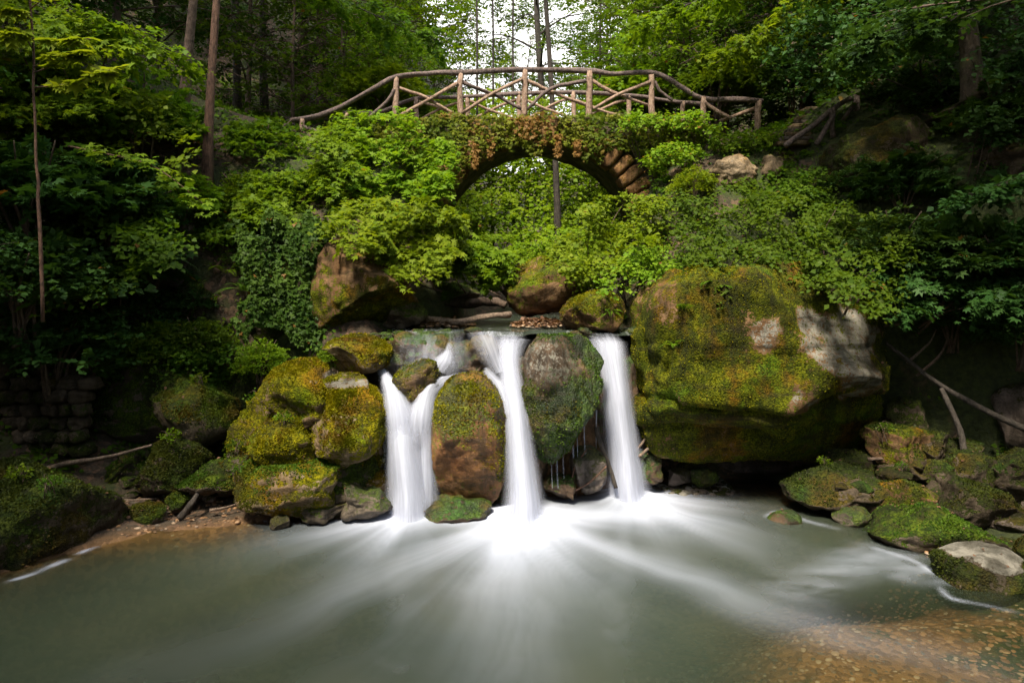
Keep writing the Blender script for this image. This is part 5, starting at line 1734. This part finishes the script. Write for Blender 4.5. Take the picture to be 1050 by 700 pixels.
V, F_, C = leaf_geo(Ps, Ds, np.array([0, -.35, 1.0]) + rng.normal(0, .25, Ps.shape), rng.uniform(.13, .23, len(Ps)), T_MAPLE, rng.uniform(.3, 1, len(Ps)))
adopt(mobj('crown', np_mesh('crown', V, [F_], [M['leaf_sunlit']], True, C)), t)
t = thing('leafy_branch', 'bright leafy spray arching out over the dark left slope', 'branch', at(120, 160, 9.6))
pts = smooth_path([at(70, 150, 10), at(110, 158, 9.7), at(160, 172, 9.4), at(212, 212, 9.2)], 14)
mb = MB()
add_tube(mb, pts, np.linspace(.016, .005, 14), 5)
adopt(mb.build('branch', M['bark_red']), t)
i = rng.integers(3, 14, 120)
Ps = pts[i] + rng.normal(0, .10, (120, 3)) * np.array([1, 1, .5])
Ds = rng.normal(0, .6, (120, 3)) * np.array([1, 1, .3]) + np.array([.5, -.4, -.3])
V, F_, C = leaf_geo(Ps, Ds, np.array([0, -.35, 1.0]) + rng.normal(0, .25, Ps.shape), rng.uniform(.09, .15, 120), T_MAPLE, rng.uniform(0, 1, 120))
adopt(mobj('foliage', np_mesh('foliage', V, [F_], [M['leaf_bright']], True, C)), t)

def overhang(label, pts, m, n, spread, size, tm, seed, name='leafy_branch'):
    R = np.random.default_rng(seed)
    P0 = at(*pts[0])
    t = thing(name, label, 'branch', P0)
    pts = smooth_path([at(*p) for p in pts], 16)
    mb = MB()
    add_tube(mb, pts, np.linspace(.03, .006, 16), 6)
    SP, SD = [], []
    ax = nrm(pts[-1] - pts[0])
    for k in range(n):
        f = R.uniform(.15, 1)
        i = min(f * 15, 14.99)
        b = pts[int(i)] + (pts[int(i) + 1] - pts[int(i)]) * (i % 1)
        sd = 1 if k % 2 else -1
        lat = nrm(np.cross(ax, [0, 0, 1.0])) * sd * R.uniform(.5, 1) + ax * R.uniform(.2, .9) + np.array([0, 0, R.uniform(-.25, .15)])
        L = spread * R.uniform(.4, 1) * (1.15 - .6 * f)
        e = b + nrm(lat) * L
        add_tube(mb, np.stack([b, (b + e) / 2 + np.array([0, 0, .03]), e]), [.010, .007, .003], 4)
        for q in range(5):
            g_ = R.uniform(.1, 1)
            SP.append(b + (e - b) * g_)
            SD.append(nrm(lat) + R.normal(0, .55, 3) * np.array([1, 1, .3]))
    adopt(mb.build('branch', M['bark_dark']), t)
    SP, SD = np.array(SP), np.array(SD)
    V, F_, C = sprays(SP, SD, np.array([0, -.1, 1.0]) + R.normal(0, .18, SP.shape), R.uniform(.25, .5, len(SP)), 9, size, tm, .25, R)
    adopt(mobj('foliage', np_mesh('foliage', V, [F_], [M[m]], True, C)), t)


OV = [('dark layered branch reaching left across the upper right corner', [(1080, -20, 10.5), (980, 15, 10.8), (880, 45, 11)], 'leaf_dark', 46, 1.3),
      ('dark layered branch below it, drooping over the mossy trunk', [(1090, 60, 13.4), (1020, 75, 13.6), (930, 100, 13.8)], 'leaf_dark', 40, 1.1),
      ('yellowish lit branch hanging at the top right of the bridge', [(900, -40, 13.5), (820, 10, 13.6), (740, 60, 14)], 'leaf_bright', 50, 1.5),
      ('green branch hanging above the stone steps', [(1010, 10, 13), (940, 40, 13.2), (870, 60, 13.5)], 'leaf_mid', 46, 1.4),
      ('topmost green branch right of the sky gap', [(820, -60, 14.5), (740, -10, 14.8), (650, 25, 15.2)], 'leaf_bright', 46, 1.5),
      ('dark branch at mid height reaching in from the right edge', [(1090, 170, 10), (1040, 185, 10.2), (985, 205, 10.4)], 'leaf_dark', 26, .8),
      ('green branch above the left bend of the bridge rail', [(250, -50, 16), (350, 0, 16.2), (440, 40, 16.5)], 'leaf_mid', 50, 1.6),
      ('lit leafy branch above the sapling at the upper left', [(-40, -10, 11), (60, 20, 11.2), (170, 50, 11.5)], 'leaf_bright', 50, 1.4),
      ('lit layered branch left of the slim pale trunk', [(10, 50, 12), (80, 85, 12.2), (165, 105, 12.5)], 'leaf_bright', 44, 1.2)]
for k, (lab, pts, m, n, spr) in enumerate(OV):
    overhang(lab, pts, m, n, spr, .10, T_WIDE if k % 2 else T_MAPLE, 500 + k)
for b in (('small1', 712, 192, 13.6, 26, 'leaf_yellow', 'small yellow green bush beside the pale tan rock under the railing'), ('small0', 880, 185, 13.1, 32, 'leaf_dark', 'dark bush at the foot of the stair railing'), ('big1', 925, 190, 12.2, 50, 'leaf_dark', 'dark shrub over the sloping outcrop'),
          ('small1', 815, 100, 17, 50, 'leaf_dark', 'dark bush behind the stone steps'), ('big0', 1020, 120, 12.6, 50, 'leaf_dark', 'dark shrub on the cliff right of the mossy trunk'),
          ('small2', 935, 110, 14.5, 55, 'leaf_dark', 'dark bush left of the mossy trunk on the upper slope'), ('beech2', 975, 320, 11.3, 46, 'leaf_dark', 'dim sprays above the long dead root'),
                              ('small1', 222, 240, 13.2, 36, 'leaf_mid', 'bush above the dark hollow on the left'),
          ('small0', 200, 310, 12.2, 26, 'leaf_dark', 'dim plants at the left side of the dark hollow'), ('small2', 300, 385, 10.9, 22, 'leaf_bright', 'bright plants behind the sloping yellow mossy boulder'),
          ('small1', 338, 366, 10.6, 14, 'leaf_bright', 'little bright plant left of the rounded green boulder'),           ('maple0', 270, 155, 14.5, 46, 'leaf_mid', 'mid green shrub beneath the path railing'), ('small0', 180, 420, 11.0, 24, 'leaf_mid', 'small plants growing behind the leaning block')):
    bush(*b)

def veil(label, poly, d0, dk, n, m, size, tm, seed, nl=9, L=(.28, .5), thick=.5, gaps=-.33, name='shrub', cat='shrub', flat=.4, stems=8, brown=.004, bm='bark', droop=.3):
    """a spreading bush clothing a slope: leaf sprays in loose tiers inside the outline, on a depth d0 + dk * (py - top), with its stems"""
    R = np.random.default_rng(seed)
    Q = np.array(poly, float)
    lo, hi = Q.min(0) - 10, Q.max(0) + 10
    px = R.uniform(lo[0], hi[0], n * 4)
    py = R.uniform(lo[1], hi[1], n * 4)
    qx = px + 11 * fbm(p3(px / 26, py / 26, seed), 3, seed)
    qy = py + 9 * fbm(p3(px / 24, py / 24, seed + 9), 3, seed + 1)
    ins = np.zeros(len(px), bool)
    for i in range(len(Q)):
        a, b = Q[i], Q[(i + 1) % len(Q)]
        c = (a[1] > qy) != (b[1] > qy)
        ins ^= c & (qx < a[0] + (qy - a[1]) / (b[1] - a[1] + 1e-9) * (b[0] - a[0]))
    ins &= fbm(p3(px / 30, py / 17, seed + 4), 3, seed + 2) > gaps + R.normal(0, .12, len(px))
    k = np.nonzero(ins)[0][:n]
    px, py = px[k], py[k]
    fold = fbm(p3(px / 46, py / 30, seed + 5), 3, seed + 3)
    d = d0 + dk * (py - lo[1]) - .60 * fold + R.uniform(0, thick, len(px))
    P = np.stack([(px - 525) / F_PX * d, d, CAM_Z - (py - HOR) / F_PX * d], -1)
    D = nrm(np.stack([R.normal(0, .9, len(px)), R.normal(-.45, .5, len(px)), R.normal(-.05, .22, len(px))], -1))
    N = np.array([0, -flat, 1.0]) + R.normal(0, .22, P.shape)
    LL = R.uniform(L[0], L[1], len(px))
    V, F_, C = sprays(P - D * LL[:, None] * .5, D, N, LL, nl, size, tm, droop, R, brown)
    c = P.mean(0)
    c[2] = P[:, 2].min()
    t = thing(name, label, cat, c)
    adopt(mobj('foliage', np_mesh('foliage', V, [F_], [M[m]], True, C)), t)
    mb = MB()
    root = P[np.argsort(P[:, 2])[len(P) // 6]] + np.array([0, .5, -.2])
    for q in range(stems):
        e = P[R.integers(len(P))] + np.array([0, .12, 0])
        b = root * .6 + e * .4 + np.array([R.normal(0, .3), .35, -.5])
        add_tube(mb, smooth_path([b, (b + e) / 2 + R.normal(0, .1, 3), e], 8), np.linspace(.02, .006, 8), 5)
    adopt(mb.build('stem', M[bm]), t)


VEILS = [
    ('fresh green shrub spilling from the left end of the railing down to the ivy curtain', [(285, 152), (318, 138), (350, 124), (372, 135), (366, 175), (352, 215), (330, 232), (285, 226), (250, 240), (242, 200)], 14.4, -.016, 620, 'leaf_bright', .10, T_MAPLE, {}),
    ('yellow green maple like shrub under the left bend of the bridge rail', [(345, 118), (400, 116), (440, 122), (458, 150), (468, 190), (455, 215), (400, 222), (355, 212), (350, 165)], 14.5, -.014, 620, 'leaf_yellow', .10, T_MAPLE, {}),
    ('layered yellow green leaves drooping over the grey brown overhanging rock', [(350, 205), (400, 200), (440, 205), (470, 222), (455, 262), (430, 292), (408, 285), (392, 262), (350, 254), (335, 238)], 12.1, -.013, 460, 'leaf_yellow', .105, T_MAPLE, {}),
    ('broad layered maple leaves reaching toward the stream left of the arch opening', [(446, 226), (480, 238), (510, 250), (530, 264), (520, 280), (500, 288), (468, 296), (440, 290), (440, 250)], 13.2, -.008, 420, 'leaf_bright', .11, T_MAPLE, {}),
    ('sunlit layered sprays right of the stream under the orange arch stones', [(560, 262), (575, 232), (610, 208), (650, 192), (690, 196), (696, 235), (670, 262), (640, 276), (610, 292), (585, 288)], 13.2, -.010, 560, 'leaf_yellow', .085, T_WIDE, {}),
    ('yellow green fringe hanging beside the upper left corner of the giant boulder', [(612, 275), (650, 258), (690, 250), (712, 262), (700, 285), (668, 290), (640, 318), (618, 312)], 11.6, -.008, 240, 'leaf_yellow', .075, T_WIDE, {}),
    ('yellowish ferny bush over the right haunch of the arch', [(648, 120), (700, 112), (722, 128), (716, 160), (730, 190), (700, 202), (672, 190), (668, 150), (640, 140)], 14.7, -.006, 420, 'leaf_yellow', .075, T_WIDE, dict(brown=.05)),
    ('green bush below the right end post of the railing', [(718, 128), (770, 132), (800, 146), (812, 165), (770, 160), (735, 165)], 14.5, -.010, 240, 'leaf_bright', .075, T_WIDE, {}),
    ('large fresh green bush above the middle of the giant boulder', [(696, 205), (740, 188), (790, 192), (830, 200), (846, 240), (845, 284), (800, 292), (770, 280), (735, 298), (700, 284)], 12.6, -.023, 900, 'leaf_mid', .075, T_WIDE, {}),
    ('green bush between the tan stones and the dark sloping outcrop', [(775, 196), (800, 170), (850, 160), (888, 176), (905, 205), (880, 225), (835, 215)], 13.6, -.012, 420, 'leaf_mid', .075, T_WIDE, {}),
    ('mid green bush hanging over the right shoulder of the giant boulder', [(832, 212), (880, 210), (925, 222), (938, 250), (925, 296), (888, 312), (862, 296), (828, 278)], 12.0, -.025, 560, 'leaf_mid', .08, T_WIDE, {}),
    ('dark layered sprays over the dark hollow right of the giant boulder', [(895, 232), (950, 225), (1010, 232), (1060, 230), (1060, 300), (1010, 312), (960, 305), (925, 318), (900, 280)], 11.2, -.016, 520, 'leaf_dark', .105, T_MAPLE, dict(L=(.35, .6))),
    ('dark canopy branches hanging across the upper right corner', [(820, -20), (1070, -20), (1070, 110), (1010, 90), (960, 60), (900, 80), (840, 90), (790, 60)], 11.6, .006, 620, 'leaf_dark', .10, T_WIDE, dict(L=(.4, .7), gaps=-.2, name='leafy_branch', cat='branch', bm='bark_dark', thick=1.5)),
    ('dim leaves covering the slope right of the mossy trunk', [(1000, 110), (1070, 100), (1070, 220), (1015, 215), (1000, 170)], 12.0, -.004, 260, 'leaf_dark', .09, T_WIDE, dict(gaps=-.1)),
    ('yellow green woodland thicket far behind the arch opening', [(425, 92), (665, 98), (665, 240), (610, 262), (560, 285), (500, 280), (455, 240)], 23.5, -.015, 3600, 'leaf_sunlit', .14, T_WIDE, dict(thick=2.0, L=(.5, 1.0), gaps=-.8, name='thicket', cat='thicket')),
    ('bright leafy bank under the far thicket seen through the arch', [(480, 244), (540, 240), (600, 232), (625, 250), (580, 275), (520, 300), (480, 290)], 20, -.02, 600, 'leaf_sunlit', .10, T_WIDE, dict(thick=1.2)),
    ('bright understory leaves behind the left posts of the bridge', [(350, 30), (410, 25), (450, 60), (465, 112), (420, 116), (360, 112), (330, 70)], 18.5, .004, 560, 'leaf_bright', .10, T_WIDE, dict(thick=2.0, L=(.4, .8), gaps=-.3)),
    ('bright understory leaves behind the right posts of the bridge', [(620, 40), (680, 10), (760, 20), (790, 70), (770, 110), (700, 100), (630, 110)], 18.5, .004, 620, 'leaf_bright', .10, T_WIDE, dict(thick=2.0, L=(.4, .8), gaps=-.3)),
    ('loose pale green leaves in front of the white sky gap', [(420, -20), (680, -20), (665, 85), (560, 95), (440, 90)], 36, .0, 4200, 'leaf_mid', .13, T_WIDE, dict(thick=4.0, L=(.5, 1.0), gaps=-.36, name='leafy_branch', cat='branch', bm='bark_dark')),
    ('lit yellow green leaves crowding the upper left corner', [(-20, 10), (60, 0), (120, 20), (150, 70), (110, 110), (60, 125), (-20, 120)], 10.2, .004, 300, 'leaf_yellow', .11, T_MAPLE, dict(gaps=-.2, L=(.35, .6))),
    ('mid green layered leaves below the sapling crown', [(-20, 110), (80, 105), (170, 95), (205, 140), (190, 180), (110, 205), (-20, 200)], 11.4, -.006, 520, 'leaf_bright', .10, T_WIDE, dict(gaps=-.2, L=(.35, .6))),
    ('dark layered leaves at the left edge under the arching spray', [(-20, 195), (90, 195), (165, 215), (180, 260), (120, 300), (-20, 310)], 10.8, -.008, 520, 'leaf_mid', .10, T_WIDE, dict(gaps=-.1, L=(.35, .6))),
    ('green plants between the dark hollow and the ivy curtain', [(212, 225), (250, 215), (262, 250), (256, 310), (240, 345), (222, 335), (232, 290)], 12.9, -.006, 220, 'leaf_bright', .085, T_WIDE, {}),
    ('leafy plants carpeting the bank above the shadowed boulder', [(100, 362), (150, 340), (205, 345), (250, 352), (262, 385), (215, 392), (160, 385), (105, 392)], 11.8, -.014, 420, 'leaf_mid', .07, T_WIDE, dict(thick=.3)),
]
for k, (lab, poly, d0, dk, n, m, sz, tm, kw) in enumerate(VEILS):
    veil(lab, poly, d0, dk, n, m, sz, tm, 700 + k, **kw)

def tuft(proto, px, py, d, w, m, label, group, name, cat):
    s = w / F_PX * d / .16
    q = np.hypot(525 + F_PX * TOPS[:, 0] / TOPS[:, 1] - px, HOR - (TOPS[:, 2] - CAM_Z) * F_PX / TOPS[:, 1] - py) + 6 * TOPS[:, 1]
    place(SH[proto], name, label, cat, TOPS[np.argmin(q)], random.uniform(0, 6.28), s, group, [m, None])


R = random.Random(21)
for k, (px, py, d, w) in enumerate(((262, 410, 10.5, 11), (292, 428, 10.0, 9), (318, 400, 9.9, 8), (345, 372, 10.4, 8), (240, 470, 10.1, 9), (300, 462, 9.7, 8), (228, 448, 10.3, 10), (176, 446, 10.1, 10), (208, 398, 10.5, 9), (255, 505, 9.6, 7),
                                    (330, 508, 9.7, 7), (200, 385, 10.7, 10), (60, 500, 8.2, 12), (95, 520, 8.0, 10), (20, 490, 8.1, 12), (905, 440, 10.2, 8), (1000, 486, 9.8, 10), (1020, 500, 9.5, 10), (930, 482, 9.8, 7), (845, 478, 9.9, 7))):
    tuft('plant%d' % (k % 3), px, py, d, w, 'leaf_bright' if k % 3 else 'leaf_mid', 'tiny leafy plant rooted in the moss of the boulders', group='tiny plants on the mossy boulders', name='plant', cat='plant')

# ------------------------------------------------------------------ light, sky, camera
SUN_EL, SUN_AZ = 58.0, 202.0       # the sun stands behind the viewer, a little to the left; azimuth from north (+y), clockwise
w = bpy.data.worlds.new('World')
SC.world = w
w.use_nodes = True
nt = w.node_tree
nt.nodes.clear()
sky = nt.nodes.new('ShaderNodeTexSky')
sky.sky_type = 'NISHITA'
sky.sun_disc = False
sky.sun_elevation = math.radians(SUN_EL)
sky.sun_rotation = math.radians(SUN_AZ)
sky.dust_density = 3.0
sky.ozone_density = 0.6
bg = nt.nodes.new('ShaderNodeBackground')
bg.inputs['Strength'].default_value = 0.06
out = nt.nodes.new('ShaderNodeOutputWorld')
g = NT(nt)
tc = g.n('ShaderNodeTexCoord')
mp = g.n('ShaderNodeMapping')
mp.inputs['Scale'].default_value = (1.4, 1.4, 3.2)
g.l(tc.outputs['Generated'], mp.inputs['Vector'])
sx = g.n('ShaderNodeSeparateXYZ')
g.l(tc.outputs['Generated'], sx.inputs[0])
cn = g.math('ADD', g.noise(mp.outputs[0], 1.6, 6, 0.6), g.math('MULTIPLY', sx.outputs[1], 0.30))
cn = g.math('ADD', cn, 0.12)
g.l(g.mix(g.rng(cn, .46, .62), sky.outputs[0], (13.0, 12.8, 12.6)), bg.inputs['Color'])
nt.links.new(bg.outputs[0], out.inputs['Surface'])
ld = bpy.data.lights.new('sun', 'SUN')
ld.energy = 2.4
ld.angle = math.radians(10)
ld.color = (1.0, 0.90, 0.72)
so = bpy.data.objects.new('sun', ld)
link(so)
az, el = math.radians(SUN_AZ), math.radians(SUN_EL)
sd_ = Vector((math.sin(az) * math.cos(el), math.cos(az) * math.cos(el), math.sin(el)))
so.rotation_euler = sd_.to_track_quat('Z', 'Y').to_euler()

cd = bpy.data.cameras.new('camera')
cd.sensor_width = 36.0
cd.lens = 36.0 * F_PX / 1050.0
cd.clip_end = 2000
cd.clip_start = 0.05
cd.shift_y = -(350.0 - HOR) / 1050.0
co = bpy.data.objects.new('camera', cd)
co.location = (0, 0, CAM_Z)
co.rotation_euler = (math.radians(90), 0, 0)
link(co)
SC.camera = co
vs = SC.view_settings
vs.view_transform = 'Standard'
vs.look = 'None'
vs.exposure = 1.85
vs.gamma = 1.0
vs.use_curve_mapping = False
cy = SC.cycles
cy.max_bounces = 6
cy.diffuse_bounces = 3
cy.glossy_bounces = 2
cy.transmission_bounces = 3
cy.transparent_max_bounces = 12
cy.caustics_reflective = False
cy.caustics_refractive = False
cy.use_adaptive_sampling = True
cy.adaptive_threshold = 0.02
cy.use_denoising = True
